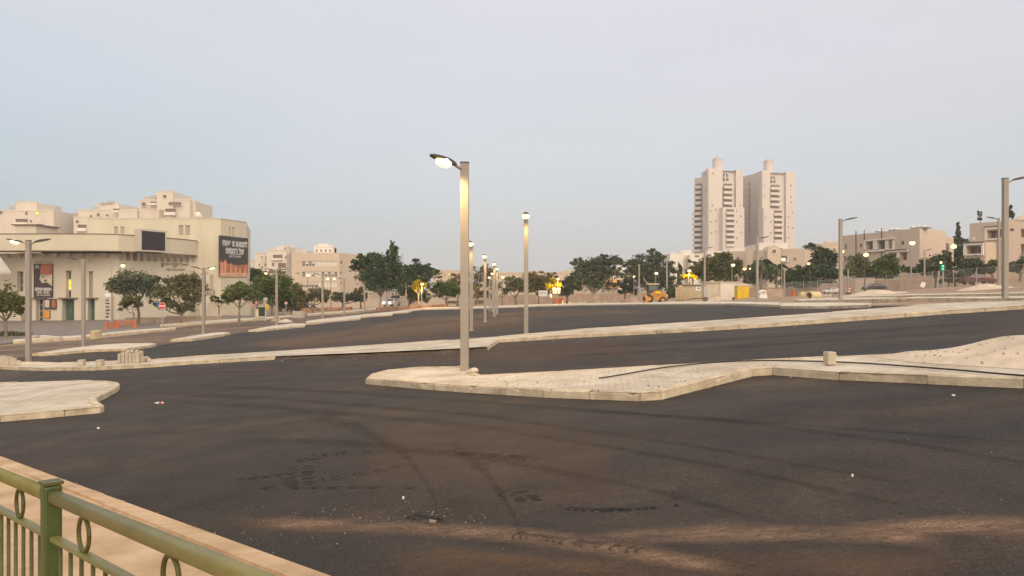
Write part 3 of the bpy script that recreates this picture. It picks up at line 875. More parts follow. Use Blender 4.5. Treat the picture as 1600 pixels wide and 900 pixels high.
tx("חמתנ זו פתח", 0.50, 0.175, 1.02, 0.07); tx("של רחמים", 0.52, 0.36, 1.02, 0.07); tx("תיאטרון באר שבע", 0.52, 0.49, 0.40, 0.012)
art("underline", [(0.30,0.43),(0.76,0.43),(0.76,0.442),(0.30,0.442)], 'posterw')
art("artwork", [(0,0.66),(0.05,0.60),(0.10,0.67),(0.15,0.62),(0.19,0.57),(0.24,0.66),(0.30,0.70),(0.36,0.67),(0.40,0.64),(0.45,0.71),(0.52,0.69),(0.57,0.72),(0.63,0.70),(0.70,0.71),(0.78,0.68),(0.86,0.70),(0.93,0.67),(1,0.69),(1,1),(0,1)], 'pink2', 0.166)
for x, w_, y0 in ((0.06,0.06,0.64),(0.19,0.05,0.60),(0.38,0.05,0.68),(0.55,0.05,0.72),(0.70,0.06,0.76),(0.88,0.04,0.78)):
    art("artwork", [(x-w_*.5,0.9),(x-w_*.4,y0+.03),(x,y0),(x+w_*.4,y0+.03),(x+w_*.6,0.9)], 'skin', 0.172)
art("artwork", [(0,0.91),(0.3,0.90),(0.6,0.89),(1,0.90),(1,1),(0,1)], 'skin', 0.178)
art("emblem", [(0.90,0.08),(0.96,0.10),(0.97,0.15),(0.93,0.18),(0.89,0.15)], 'posterw'); art("emblem", [(0.88,0.20),(0.98,0.20),(0.98,0.225),(0.88,0.225)], 'posterw')
b, r, art = poster("tall portrait banner with red cap beside the theatre entrance", fL, (54, 412, 83.5, 465))
W, H = r[1]-r[0], r[3]-r[2]
art("artwork", [(0.42,0.02),(0.98,0.02),(0.98,0.30),(0.7,0.34),(0.36,0.32),(0.34,0.2)], 'cap')
art("artwork", [(0.36,0.325),(0.7,0.345),(0.97,0.31),(0.97,0.66),(0.85,0.62),(0.68,0.54),(0.45,0.58),(0.34,0.48),(0.29,0.45),(0.34,0.40)], 'facep')
art("artwork", [(0.50,0.50),(0.66,0.47),(0.72,0.50),(0.62,0.53)], 'poster', 0.174)
art("artwork", [(0.40,0.36),(0.60,0.37),(0.58,0.40),(0.42,0.395)], 'poster', 0.174)
art("emblem", [(0.10,0.05),(0.26,0.05),(0.24,0.10),(0.12,0.10)], 'posterw'); art("emblem", [(0.05,0.115),(0.32,0.115),(0.32,0.13),(0.05,0.13)], 'posterw')
def tx2(s_, x, y, size, bold=0.02):
    text(HEB(s_), b, fL.pt(r[0]+W*x, r[3]-H*y, 0.175), size, M['posterw'], right=(fL.u.x, fL.u.y, 0), bold=bold)
tx2("הזמן שלנו", 0.5, 0.755, 0.50, 0.04); tx2("מופע חדש", 0.5, 0.85, 0.36); tx2("תיאטרון באר שבע", 0.5, 0.93, 0.24, 0.01)
for lab, rc, m1 in (("small grey show poster beside the theatre entrance", (70, 467, 79.6, 483), 'facep'), ("small red show poster beside the theatre entrance", (81, 467, 89, 483.5), 'cap')):
    b2, r2, art2 = poster(lab, fL, rc, "poster")
    art2("artwork", [(0.1,0.12),(0.5,0.08),(0.9,0.14),(0.9,0.8),(0.55,0.86),(0.12,0.8)], m1)
b3, r3, art3 = poster("orange advertising panel standing under the posters at theatre entrance", fL, (69, 485, 79, 497.5), "advertising_panel")
art3("artwork", [(0.04,0.03),(0.96,0.03),(0.96,0.97),(0.04,0.97)], 'terracotta')

# ---- generic block made of masses
def block(root, masses, m, D, depth=10, zbase=-3.0, name="wall", dz=0.0):
    for i, (x0, y0, x1, y1, dd) in enumerate(masses):
        f = Fac(x0, D+dd, x1, D+dd)
        o = MB()
        f.wall(o, 0, f.L, zbase if y1 is None else f.z_of(x0, y1), f.z_of(x0, y0), [], depth=depth)
        o.build(name, m, root)
        p = MB(); zt_ = f.z_of(x0, y0); f.box(p, -0.1, f.L+0.1, zt_, zt_+0.35, 0.1, -0.4); p.build("parapet", m, root)

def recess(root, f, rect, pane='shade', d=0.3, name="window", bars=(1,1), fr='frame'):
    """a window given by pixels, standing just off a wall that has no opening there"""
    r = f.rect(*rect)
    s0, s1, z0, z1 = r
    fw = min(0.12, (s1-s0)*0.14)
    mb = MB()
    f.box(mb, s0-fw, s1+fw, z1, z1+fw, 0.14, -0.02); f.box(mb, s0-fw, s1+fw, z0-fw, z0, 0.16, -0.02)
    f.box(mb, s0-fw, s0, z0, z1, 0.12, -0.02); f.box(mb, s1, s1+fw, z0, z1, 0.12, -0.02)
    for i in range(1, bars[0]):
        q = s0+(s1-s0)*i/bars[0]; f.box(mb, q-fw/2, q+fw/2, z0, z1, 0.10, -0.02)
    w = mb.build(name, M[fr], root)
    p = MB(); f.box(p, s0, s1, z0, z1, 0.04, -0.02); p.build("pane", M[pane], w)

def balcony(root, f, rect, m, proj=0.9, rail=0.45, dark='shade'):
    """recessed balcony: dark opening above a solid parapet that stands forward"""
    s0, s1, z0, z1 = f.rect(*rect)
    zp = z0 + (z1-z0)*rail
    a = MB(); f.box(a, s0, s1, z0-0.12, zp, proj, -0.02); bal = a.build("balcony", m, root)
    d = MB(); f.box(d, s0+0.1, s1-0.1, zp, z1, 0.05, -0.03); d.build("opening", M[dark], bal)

def tank(root, px, py, D, w=1.6, h=0.9, m='greyroof'):
    c = P(px, py, D); mb = MB(); mb.obox((c.x, c.y, c.z), w, 1.0, h, 0.3); mb.build("roof_unit", M[m], root)

# ---- stepped white flats behind the theatre
B = building("apartment_block", "stepped off-white flats behind the left end of the theatre", "apartment block", 40, 250, "stepped flats behind the theatre")
block(B, [(-40,330,82,None,0),(24,316.5,57,None,3),(70,329,84,None,-2)], M['white'], 250, 14)
f = Fac(-40, 250, 84, 250)
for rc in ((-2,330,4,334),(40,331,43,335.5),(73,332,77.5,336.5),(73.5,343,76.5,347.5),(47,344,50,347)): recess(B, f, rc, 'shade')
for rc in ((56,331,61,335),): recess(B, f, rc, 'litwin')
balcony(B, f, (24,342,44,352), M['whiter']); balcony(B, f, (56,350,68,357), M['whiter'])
for x, y, h in ((34,315.4,.6),(49,315.8,.6),(20,324,1.2)): tank(B, x, y, 254, 2.0, h)
B = building("apartment_block", "stepped off-white flats behind the theatre's left upper corner", "apartment block", 160, 250, "stepped flats behind the theatre")
block(B, [(115,340,137,None,1),(122,329,207,None,3),(152,318.5,186,None,6),(185,329.5,214,None,-1)], M['white'], 250, 14)
f = Fac(115, 251, 214, 251)
for rc in ((141,336.5,144,340),(152,333,155.5,338),(166,335,169,338),(184.5,334,188,337.5),(119,344.5,123,348)): recess(B, f, rc, 'shade')
balcony(B, f, (121,351,136,361), M['whiter']); balcony(B, f, (176,326,188,331), M['whiter'], 0.6); balcony(B, f, (190,332,201,339), M['whiter'])
for x, y, h in ((120,335.5,1.2),(150,325.5,1.2),(163,317.5,.6),(174,316,.8)): tank(B, x, y, 256, 2.0, h)
B = building("brown_block", "low brown stone building in the gap between two stepped flats", "building", 100, 270)
block(B, [(80,341,118,None,0)], M['brown'], 270, 12); f = Fac(80,270,118,270)
for rc in ((88,348,91,352),(100,347,102.5,352),(98,357,102,362),(104,357,111,359)): recess(B, f, rc, 'shade')
o = MB(); c = P(106, 350, 269.7); o.cyl((c.x, 269.95, c.z), (c.x, 269.6, c.z), 0.5, n=16); o.build("window", M['signw'], B)
B = building("apartment_block", "tallest stepped off-white flats with a roof tower behind the theatre", "apartment block", 260, 250, "stepped flats behind the theatre")
block(B, [(217,313,297,None,0),(245,299.5,270,None,-1),(290,315,306,None,2),(268,306,275,None,3),(208,328,222,None,1)], M['white'], 250, 14)
f = Fac(217, 249, 306, 249)
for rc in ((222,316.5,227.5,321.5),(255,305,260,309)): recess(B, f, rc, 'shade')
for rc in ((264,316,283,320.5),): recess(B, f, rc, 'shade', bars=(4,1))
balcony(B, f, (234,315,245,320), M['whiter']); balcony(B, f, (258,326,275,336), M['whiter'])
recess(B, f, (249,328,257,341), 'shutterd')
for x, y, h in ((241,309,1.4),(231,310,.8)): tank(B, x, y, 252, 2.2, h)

# ---- white flats and the curved school left of centre
B = building("apartment_block", "white flats with brown balconies just right of the theatre banner", "apartment block", 425, 230)
block(B, [(398,396,420,None,3),(417,391.5,448,None,0),(443,385.5,451,None,1),(432,386,456,None,6),(388,408,400,None,5),(446,392,480,None,8)], M['white'], 230, 12)
f = Fac(398, 230, 456, 230)
for rc in ((408,401,410,403.5),(415,401,416.5,404),(404,412.5,406,415),(413.5,412,416,415.5),(425.5,411,428.5,415.5),(445,387,447,390.5),(445.5,400,447.5,404)): recess(B, f, rc, 'shade')
balcony(B, f, (426,398,442,406), M['whiter'], 0.8, 0.3); balcony(B, f, (434,411,447.5,423), M['white'], 0.9, 0.35); balcony(B, f, (420,422,430,430), M['white'], 0.9, 0.35); balcony(B, f, (436,422,447.5,430), M['white'], .9, .35)

B = building("school_building", "curved beige school with strips of white shutters behind the left street", "school", 510, 170)
fa = Fac(448, 178, 456, 170); fb_ = Fac(456, 170, 530, 170); fc = Fac(530, 170, 580, 184)
zt = fb_.z_of(490, 395)
o = MB()
rows = [(408, 416), (424.5, 432.5), (440.5, 449)]
bo = []
for y0, y1 in rows: bo.append(fb_.rect(472, y0, 527, y1))
bo.append(fb_.rect(514, 456, 528, 461))
sm = [fb_.rect(463.5,425.5,467,428.5), fb_.rect(464,409,467,410.5), fb_.rect(464,442,467,444.5)]
fb_.wall(o, 0, fb_.L, zb, zt, bo + sm, 0.3)
smc = [fc.rect(532,408,535.5,412.5), fc.rect(531.8,424.5,534.5,428.5), fc.rect(532,441,535,444), fc.rect(532,457,535,460.5)]
fc.wall(o, 0, fc.L, zb, zt-0.02, smc, 0.3)
fa.wall(o, 0, fa.L, zb, zt-0.02, [], 0.3)
pts = [fa.pt(0, zt-0.02), fa.pt(fa.L, zt-0.02), fb_.pt(fb_.L, zt-0.02), fc.pt(fc.L, zt-0.02), (fc.pt(fc.L,0)[0], 200, zt-0.02), (fa.pt(0,0)[0], 200, zt-0.02)]
o.add(pts, [(0,1,2,3,4,5)])
o.build("wall", M['beige'], B)
for i, r in enumerate(bo):
    n = 11 if i < 3 else 3
    for k in range(n):
        s0 = r[0] + (r[1]-r[0])*k/n; s1 = r[0] + (r[1]-r[0])*(k+1)/n
        closed = (i == 0 and k >= 4) or (i == 1 and k in (1, 2, 4, 5)) or (i == 2 and k >= 5) or i == 3
        if closed: window(fb_, B, (s0+.03, s1-.03, r[2], r[3]), 0.15, 'shutter', (1, 1))
        else:
            window(fb_, B, (s0+.03, s1-.03, r[2], r[2]+(r[3]-r[2])*0.5), 0.2, 'glass', (2, 1)); window(fb_, B, (s0+.03, s1-.03, r[2]+(r[3]-r[2])*0.5, r[3]), 0.15, 'shutter' if i == 2 or k % 2 else 'glass', (2, 1))
for r in sm: window(fb_, B, r, 0.2, 'glass')
for r in smc: window(fc, B, r, 0.2, 'glass')
block(B, [(491,386,520,395.5,4),(497,383.5,512,395.5,5)], M['whiter'], 172, 4)
f = Fac(491, 176, 520, 176)
for i in range(4): recess(B, f, (494+i*7, 390, 496+i*7, 393), 'shade')
o = MB(); c = P(523.5, 392, 178); o.obox(c, 0.5, 0.5, 1.2); o.build("roof_unit", M['dark'], B)

# ---- long low buildings across the back
B = building("low_building", "long plain beige building far behind the row of central lamps", "building", 850, 200)
block(B, [(772,427.5,900,None,0),(820,425.5,845,None,-1),(880,424.5,990,None,2),(700,446,775,None,3)], M['beige'], 200, 12)
f = Fac(772, 200, 900, 200)
for k in range(6): recess(B, f, (780+k*18, 440, 784+k*18, 445), 'shade')
B = building("low_building", "beige stepped building right of the yellow lit small tree", "building", 690, 175)
block(B, [(676,424.5,727,None,0),(668,452,690,None,-3),(690,432,715,None,-1)], M['beige'], 175, 12)
f = Fac(676, 174, 727, 174)
for rc in ((694,448,720,463),): recess(B, f, rc, 'glassg', bars=(3,1))
for rc in ((701,428,704,432),): recess(B, f, rc, 'litwin')
B = building("kiosk", "small kiosk with an orange pitched roof beneath the far trees", "kiosk", 955, 150)
f = Fac(944, 150, 966, 150); o = MB(); f.wall(o, 0, f.L, -3, f.z_of(955, 449), [], depth=4); o.build("wall", M['greyroof'], B)
o = MB(); z1, z2 = f.z_of(955, 450), f.z_of(955, 436)
q0, q1 = -0.4, f.L+0.4
o.add([f.pt(q0,z1,0.5), f.pt(q1,z1,0.5), f.pt(q1-0.2,z2,-2), f.pt(q0+1.2,z2,-2), f.pt(q0,z1,-4.5), f.pt(q1,z1,-4.5)], [(0,1,2,3),(4,3,2,5),(0,3,4),(1,5,2),(0,4,5,1)])
o.build("roof", M['terracotta'], B)
window(f, B, f.rect(948, 452, 962, 460), -0.08, 'shutterd', (2, 1))
B = building("pale_building", "pale building with a stepped gable showing between the two big far trees", "building", 968, 185)
block(B, [(955,430,985,None,0),(960,418,976,None,2),(958,437,990,None,-2)], M['whiter'], 185, 8)

# ---- twin towers
def tower(label, px_side, px0, px1, px2, px3, px4, ytop, turret, yl, D):
    """side face, front pier, recessed balcony bay, right pier, lower block in front"""
    T_ = building("apartment_tower", label, "apartment tower", (px0+px4)/2, D, "twin apartment towers")
    mt, mb_ = M['tower'], M['towerband']
    fS_ = Fac(px_side, D+18, px0, D); f0 = Fac(px0, D, px4, D+4)
    o = MB(); zb2 = -4; z1 = f0.z_of(px0, ytop)
    sw = []
    fS_.wall(o, 0, fS_.L, zb2, z1, [], 0.3)
    a = f0.s_of(px1)[0]; b_ = f0.s_of(px2)[0]; c_ = f0.s_of(px3)[0]
    f0.wall(o, 0, a, zb2, z1, [], depth=3); f0.wall(o, c_, f0.L, zb2, z1-0.3, [], depth=3)
    f0.wall(o, a-0.1, c_+0.1, zb2, z1-1.0, [], depth=18, back=-1.6)
    z2 = z1-1.05
    pts = [fS_.pt(0, z2), f0.pt(0, z2, 0), f0.pt(f0.L, z2, 0), f0.pt(f0.L, z2, -20), fS_.pt(0, z2, -12)]
    o.add(pts, [(0,1,2,3,4)])
    o.add([f0.pt(f0.L, zb2, 0), f0.pt(f0.L, zb2, -20), f0.pt(f0.L, z2, -20), f0.pt(f0.L, z2, 0)], [(0,1,2,3)])
    o.build("wall", mt, T_)
    tx0, tx1, ty0, ty1 = turret
    c = P((tx0+tx1)/2, ty1, D+5); r_ = (tx1-tx0)/2/F*(D+5); zt_ = CH+(450-ty0)/F*(D+5)
    o = MB(); o.cyl((c.x, c.y, z1-2), (c.x, c.y, zt_-r_*0.6), r_, n=20); t_ = o.build("turret", mt, T_)
    o = MB(); o.ell((c.x, c.y, zt_-r_*0.6), r_*1.03, r_*1.03, r_*0.85, 20, 6, half=True); o.cyl((c.x, c.y, zt_), (c.x, c.y, zt_+2.0), 0.25, 0.08, 6); o.build("dome", M['greyroof'], t_)
    return T_, f0, fS_, a, b_, c_, z1

ST = 3.0
def tower_detail(T_, f0, fS_, bx, ys, lowx, ylow, lowbx, lys, archx, archy, small):
    for y in ys: balcony(T_, f0, (bx[0], y, bx[1], y+7.2), M['towerband'], 1.3, 0.5)
    fl = Fac(lowx[0], f0.s_of(lowx[0])[1]-4, lowx[1], f0.s_of(lowx[1])[1]-4)
    o = MB(); lo = [fl.rect(lowbx[0], y, lowbx[1], y+4.0) for y in lys]
    fl.wall(o, 0, fl.L, -4, fl.z_of(lowx[0], ylow), [], depth=6)
    lb = o.build("lower_block", M['tower'], T_)
    for y in lys: balcony(T_, fl, (lowbx[0], y, lowbx[1], y+7.8), M['towerband'], 1.2, 0.48)
    s0, s1, z0, z1 = f0.rect(archx[0], archy[0], archx[1], archy[1])
    o = MB(); m_ = (s0+s1)/2; zr = z0+(z1-z0)*0.45; r_ = (s1-s0)/2
    vs = [f0.pt(s0, z0, 0.10-1.5), f0.pt(s1, z0, 0.10-1.5)] + [f0.pt(m_+r_*math.cos(k*math.pi/12), zr+(z1-zr)*math.sin(k*math.pi/12), 0.10-1.5) for k in range(13)]
    o.add(vs, [tuple(range(len(vs)))])
    w = o.build("window", M['glass'], T_)
    o = MB(); f0.box(o, m_-0.25, m_+0.25, z0, z1-0.1, 0.22-1.5, 0.0-1.5); f0.box(o, s0, s1, zr-0.2, zr+0.2, 0.24-1.5, 0.02-1.5); o.build("frame", M['whiter'], w)
    for f, x, y in small:
        fx = f0 if f == 0 else (fS_ if f == 1 else fl)
        recess(T_, fx, (x-0.75, y-1.1, x+0.75, y+1.1), 'shade')

lab = "left one of the twin towers, with a side stack of balconies and {}"
T1, f0, fS_, a, b_, c_, z1 = tower("left one of the twin pinkish apartment towers, with balconies on its far left edge", 1096, 1107, 1129, 1144, 1150, 1161, 263, (1113.5,1128.5,247,263), 323, 450)
tower_detail(T1, f0, fS_, (1130,1144), [287+8.4*k for k in range(5)], (1129.5,1163), 323.5, (1134,1147), [327+8.35*k for k in range(7)], (1130.5,1140), (269.5,282),
    [(0,1114,271),(0,1113,321),(0,1118,328),(0,1118,345),(0,1118,362),(0,1111,330),(0,1111,347),(0,1111,364),(1,1102,272),(1,1103,298),(1,1104,321),(0,1156,321),(2,1151,330),(2,1158,338),(2,1151,347),(2,1158,363),(2,1151,372)])
fe = Fac(1085, 470, 1098, 466); o = MB(); fe.wall(o, 0, fe.L, -4, fe.z_of(1090, 278), [], depth=14); o.build("side_wing", M['pink'], T1)
for k in range(13): balcony(T1, fe, (1084.5+(2.5 if k < 5 else 0), 287+8.25*k, 1097.5, 294.6+8.25*k), M['towerband'], 2.0, 0.52)
T2, f0, fS_, a, b_, c_, z1 = tower("right one of the twin pinkish apartment towers, with a wide blank side wall", 1173, 1191, 1203.5, 1218, 1228, 1242, 266.5, (1193.5,1207.5,250,266.5), 325, 450)
tower_detail(T2, f0, fS_, (1203.5,1218), [289+8.4*k for k in range(5)], (1193,1224.5), 325.5, (1209,1222), [329+8.35*k for k in range(7)], (1205.5,1213.5), (274,285),
    [(0,1194,290),(0,1194,307),(0,1236,290),(0,1236,307.5),(0,1236,316),(0,1239,332),(0,1232,339),(0,1232,355),(0,1232,371),(0,1239,356),(2,1196,340),(2,1204,347),(2,1204,364),(2,1196,371)])
fe = Fac(1158, 482, 1174, 470); o = MB(); fe.wall(o, 0, fe.L, -4, fe.z_of(1170, 273.5), [], depth=14); o.build("side_wing", M['pink'], T2)
for k in range(9): recess(T2, fe, (1170, 285+9*k, 1171.5, 290+9*k), 'shade')

# ---- terraces and houses below the towers
B = building("terrace_block", "pale grey terraced flats stepping up at the foot of the towers", "terrace", 1120, 290)
block(B, [(1047,396,1068,None,0),(1064,392.5,1080,None,2),(1078,398,1110,None,-3),(1105,393.5,1150,None,-6),(1140,389.5,1182,None,-8),(1174,386,1200,None,-10)], M['whiter'], 290, 16)
f = Fac(1078, 278, 1182, 278)
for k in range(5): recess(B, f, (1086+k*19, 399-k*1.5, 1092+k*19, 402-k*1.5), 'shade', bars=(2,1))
B = building("terrace_block", "bright white low roof block in front of the right tower", "terrace", 1208, 230)
block(B, [(1186,381,1231,None,0)], M['whiter'], 230, 14); f = Fac(1186, 230, 1231, 230); recess(B, f, (1219, 388, 1222, 391), 'shade')
B = building("beige_house", "beige block with a round porthole window on its rounded stair tower", "house", 1210, 165)
f1 = Fac(1140, 172, 1200, 166); f2 = Fac(1218, 165, 1258, 162); f3 = Fac(1258, 162, 1277, 170)
o = MB(); f1.wall(o, 0, f1.L, -2, f1.z_of(1160, 392), [f1.rect(1173,405,1175,410)], 0.2, depth=9); f2.wall(o, 0, f2.L, -2, f2.z_of(1240, 388.5), [f2.rect(1221,400,1232,408.5)], 1.2); f3.wall(o, 0, f3.L, -2, f3.z_of(1266, 391), [], 0.2)
z_ = f3.z_of(1266, 391)-0.02
o.add([f2.pt(0,z_), f2.pt(f2.L,z_), f3.pt(f3.L,z_), f3.pt(f3.L-1,z_,-8), f2.pt(0,z_,-10)], [(0,1,2,3,4)])
o.build("wall", M['beige'], B)
c = P(1209.5, 393.5, 164.5); rr_ = 10.3/F*164.5
o = MB(); prof_ = [(-rr_, -3.0)] + [(-rr_*math.cos(k*math.pi/16), c.z + rr_*math.sin(k*math.pi/16)) for k in range(17)] + [(rr_, -3.0)]
n_ = len(prof_); vs_ = [(c.x+x, c.y, z) for x, z in prof_] + [(c.x+x, c.y+4, z) for x, z in prof_]
o.add(vs_, [tuple(range(n_-1, -1, -1)), tuple(range(n_, 2*n_))] + [(i, i+1, n_+i+1, n_+i) for i in range(n_-1)]); tw = o.build("stair_tower", M['beige'], B)
o = MB(); o.cyl((c.x, c.y-.02, c.z+.1), (c.x, c.y-.06, c.z+.1), 0.40, n=20); w = o.build("window", M['shade'], B); o = MB(); o.tube([(c.x+0.50*math.cos(k*math.pi/10), c.y-0.04, c.z+.1+0.50*math.sin(k*math.pi/10)) for k in range(21)], 0.09, 6); o.build("frame", M['whiter'], w)
window(f1, B, f1.rect(1173,405,1175,410), 0.15, 'glass')
balcony(B, f2, (1221,401,1231,409), M['beige'], 0.4, 0.3)
recess(B, f2, (1241,403,1244,406), 'shade')
o = MB(); f1.box(o, 4, 5.5, -2, f1.z_of(1160, 391.5), 0.5, 0.01); f1.box(o, 6.2, 6.6, -2, f1.z_of(1160, 391.5), 0.4, 0.01); o.build("pilaster", M['beige'], B)

# ---- flats at the right
def roofline(f, pts, root, m, base=-1.0, depth=10, ops=()):
    pass
B = building("apartment_block", "long beige flats with solar heaters on the roof at right", "apartment block", 1400, 125)
fl = Fac(1315, 138, 1437, 120); fr = Fac(1437, 120, 1478, 126); fe = Fac(1470, 128, 1490, 133)
zt = fl.z_of(1437, 356.5)
o = MB()
op = [fl.rect(1343.5,381,1347,387), fl.rect(1320,382,1323,390), fl.rect(1355,378,1366,390), fl.rect(1373,376.5,1385,389), fl.rect(1390,376,1396,388), fl.rect(1408,376.5,1412.5,383),
      fl.rect(1391,396,1403,406), fl.rect(1408,395,1417,406.5), fl.rect(1318.5,400,1321.5,408), fl.rect(1338,397,1356,405)]
fl.wall(o, 0, fl.L, -1, zt, op, 0.7)
fr.wall(o, 0, fr.L, -1, zt-0.02, [fr.rect(1464,371.5,1475,372.5)], 0.1)
fe.wall(o, 0, fe.L, -1, fe.z_of(1480, 370), [], 0.3)
o.add([fl.pt(0,zt-.02), fl.pt(fl.L,zt-.02), fr.pt(fr.L,zt-.02), fr.pt(fr.L,zt-.02,-9), fl.pt(0,zt-.02,-9)], [(0,1,2,3,4)])
o.add([fl.pt(0,-1), fl.pt(0,zt-.02), fl.pt(0,zt-.02,-9), fl.pt(0,-1,-9)], [(0,1,2,3)])
o.build("wall", M['pink'], B)
for i, r in enumerate(op): window(fl, B, r, 0.45 if i in (2,3,4,6,7,9) else 0.2, 'shade' if i in (2,3,4,6,7,9) else 'glass', (2 if i in (2,3,6) else 1, 1))
o = MB()
for rc in ((1352,373.5,1398,375.5),(1352,390.5,1398,393),(1387,391.5,1420,394)):
    r = fl.rect(*rc); fl.box(o, *r, 0.35, 0.01)
for rc in ((1366.5,376,1372.5,390),(1385.5,376,1389.5,390),(1352,376,1354.5,390),(1396.5,376,1398.5,390),(1403.5,394.5,1407.5,407),(1387.5,394.5,1390.5,407)):
    r = fl.rect(*rc); fl.box(o, *r, 0.30, 0.01)
o.build("balcony_surround", M['whiter'], B)
o = MB(); r = fl.rect(1386, 389.8, 1420, 391.3); fl.box(o, *r, 0.45, 0.36); o.build("ledge", M['shade'], B)
for q in (fl.s_of(1338)[0], fl.s_of(1351)[0], fl.s_of(1378)[0]):
    o = MB(); fl.box(o, q-0.06, q+0.06, 3, zt+0.6, 0.12, 0.01); o.build("pipe", M['shade'], B)
for px in (1364, 1384, 1391, 1418, 1427, 1433):
    q, D = fl.s_of(px); p = fl.pt(q, zt+0.25, -1.5); o = MB(); o.obox((p[0],p[1],p[2]-.1), 1.6, 0.8, 0.06, 0.1, tilt=(0.35, 0)); u_ = o.build("solar_heater", M['glass'], B); o = MB(); o.cyl((p[0]-0.45,p[1]+0.5,p[2]+0.12), (p[0]+0.45,p[1]+0.5,p[2]+0.12), 0.16, n=10); o.build("tank", M['whiter'], u_)
c = fl.rect(1408, 414, 1416, 425); o = MB(); m_ = (c[0]+c[1])/2
o.add([fl.pt(c[0], c[2], .03), fl.pt(c[1], c[2], .03)] + [fl.pt(m_+(c[1]-c[0])/2*math.cos(k*math.pi/8), c[2]+(c[3]-c[2])*(0.5+0.5*math.sin(k*math.pi/8)), .03) for k in range(9)], [tuple(range(11))]); o.build("archway", M['dark'], B)
o = MB(); fe.box(o, fe.L*0.35, fe.L*0.6, -1, fe.z_of(1480, 380), 0.02, 0.005); o.build("stairwell", M['shade'], B)
B = building("apartment_block", "small pale flats left of the long beige flats", "apartment block", 1297, 175)
block(B, [(1280,383,1322,None,0),(1290,379.5,1318,None,3)], M['beige'], 175, 9); f = Fac(1280,175,1322,175)
for rc in ((1286,388,1296,392),(1302,388,1305,392)): recess(B, f, rc, 'shade')

B = building("apartment_block", "beige flats with white framed balconies behind the rightmost tall lamp", "apartment block", 1560, 108)
f1 = Fac(1515, 108, 1566, 104); f2 = Fac(1506, 106, 1540, 103.5); f3 = Fac(1566, 104, 1680, 100)
o = MB(); za = f1.z_of(1540, 347.5)
op1 = [f1.rect(1543,360,1566,372)]; op2 = [f2.rect(1511,384.5,1534,396.5)]; op3 = [f3.rect(1578,357,1584,361.5), f3.rect(1595,357.5,1612,371), f3.rect(1595,381,1606,396)]
f1.wall(o, 0, f1.L, -1, za, op1, 1.0, depth=8)
f2.wall(o, 0, f2.L, -1, f2.z_of(1523, 379), op2, 1.0, depth=5)
f3.wall(o, 0, f3.L, -1, f3.z_of(1580, 342.5), op3, 0.6, depth=8)
o.build("wall", M['pink'], B)
window(f1, B, op1[0], 0.8, 'shade', (3,1)); window(f2, B, op2[0], 0.8, 'shade', (2,1))
for r in op3: window(f3, B, r, 0.4, 'shade', (2,1))
o = MB()
for grp in (((f1,(1540,354.5,1568,358.5)),(f1,(1540,358.6,1543,374)),(f1,(1540,373,1566,375))), ((f2,(1506.5,380,1538,383)),(f2,(1506.5,383,1510.5,399)),(f2,(1534.5,383,1538,399)),(f2,(1510.5,397,1534.5,399)))):
    o = MB()
    for f, rc in grp: f.box(o, *f.rect(*rc), 0.22, 0.01)
    o.build("balcony_surround", M['whiter'], B)
o = MB(); f1.box(o, *f1.rect(1539,353,1569,354.4), 0.3, 0.005); f2.box(o, *f2.rect(1505,378,1538,379.6), 0.3, 0.005); o.build("ledge", M['shade'], B)
o = MB(); f1.box(o, *f1.rect(1519,370.5,1524,375.5), 0.06, 0.01); o.build("window", M['whiter'], B)
o = MB(); f3.box(o, *f3.rect(1590,336,1640,343.5), 0.1, -4); o.build("roof_hut", M['white'], B)

# ---- walls and fences
def low_wall(label, pts, h0, m='stone', th=0.25, D=None, name="wall"):
    """free standing wall along points (px, D) with its height"""
    p0 = Gd(*pts[0]); w = thing(name, label, "wall", p0, world=True)
    o, c = MB(), MB()
    for (a, b) in zip(pts, pts[1:]):
        A, B_ = Gd(*a), Gd(*b); d = (B_-A); d.z = 0; d.normalize(); n = Vector((-d.y, d.x, 0))*th/2
        k = max(1, int((B_-A).length/6))
        for i in range(k):
            q0, q1 = A.lerp(B_, i/k), A.lerp(B_, (i+1)/k)
            zt_ = max(gz(q0.x,q0.y), gz(q1.x,q1.y)) + h0; zb_ = min(gz(q0.x,q0.y), gz(q1.x,q1.y)) - 0.4
            vs = [q0-n, q1-n, q1+n, q0+n]
            o.prism([(v.x, v.y) for v in vs], zb_, zt_)
            vs = [q0-n*1.3, q1-n*1.3, q1+n*1.3, q0+n*1.3]
            c.prism([(v.x, v.y) for v in vs], zt_+0.002, zt_+0.09)
    b = o.build("body", M[m], w); c.build("coping", M['paleconc'], w)
    return w
low_wall("long low stone wall across the far end of the car park", [(668,148),(760,150),(860,148),(960,146),(1010,145)], 1.7, 'stone')
low_wall("low orange-lit wall beside the yellow lit small tree", [(655,140),(720,143)], 1.5, 'beige')
low_wall("beige wall behind the orange netting at left", [(470,128),(548,132),(600,136)], 1.35, 'beige')
low_wall("pinkish garden wall in front of the beige flats at right", [(1405,102),(1450,101),(1520,99),(1640,96)], 1.75, 'stone')
low_wall("orange stone wall with a stepped top behind the parked dark car", [(1337,108),(1366,106)], 1.7, 'pink')
low_wall("lower stone wall right of the stepped orange wall", [(1368,106),(1405,104)], 1.3, 'stone')
low_wall("long dim stone wall behind the wire fence", [(1170,122),(1240,118),(1337,112)], 1.2, 'stone')
low_wall("pale wall under the round tree right of the theatre", [(326,104),(352,103),(392,101)], 1.5, 'paleconc')
low_wall("low stone wall under the trees at the theatre's right corner", [(196,84),(260,84),(345,86)], 0.5, 'stone')
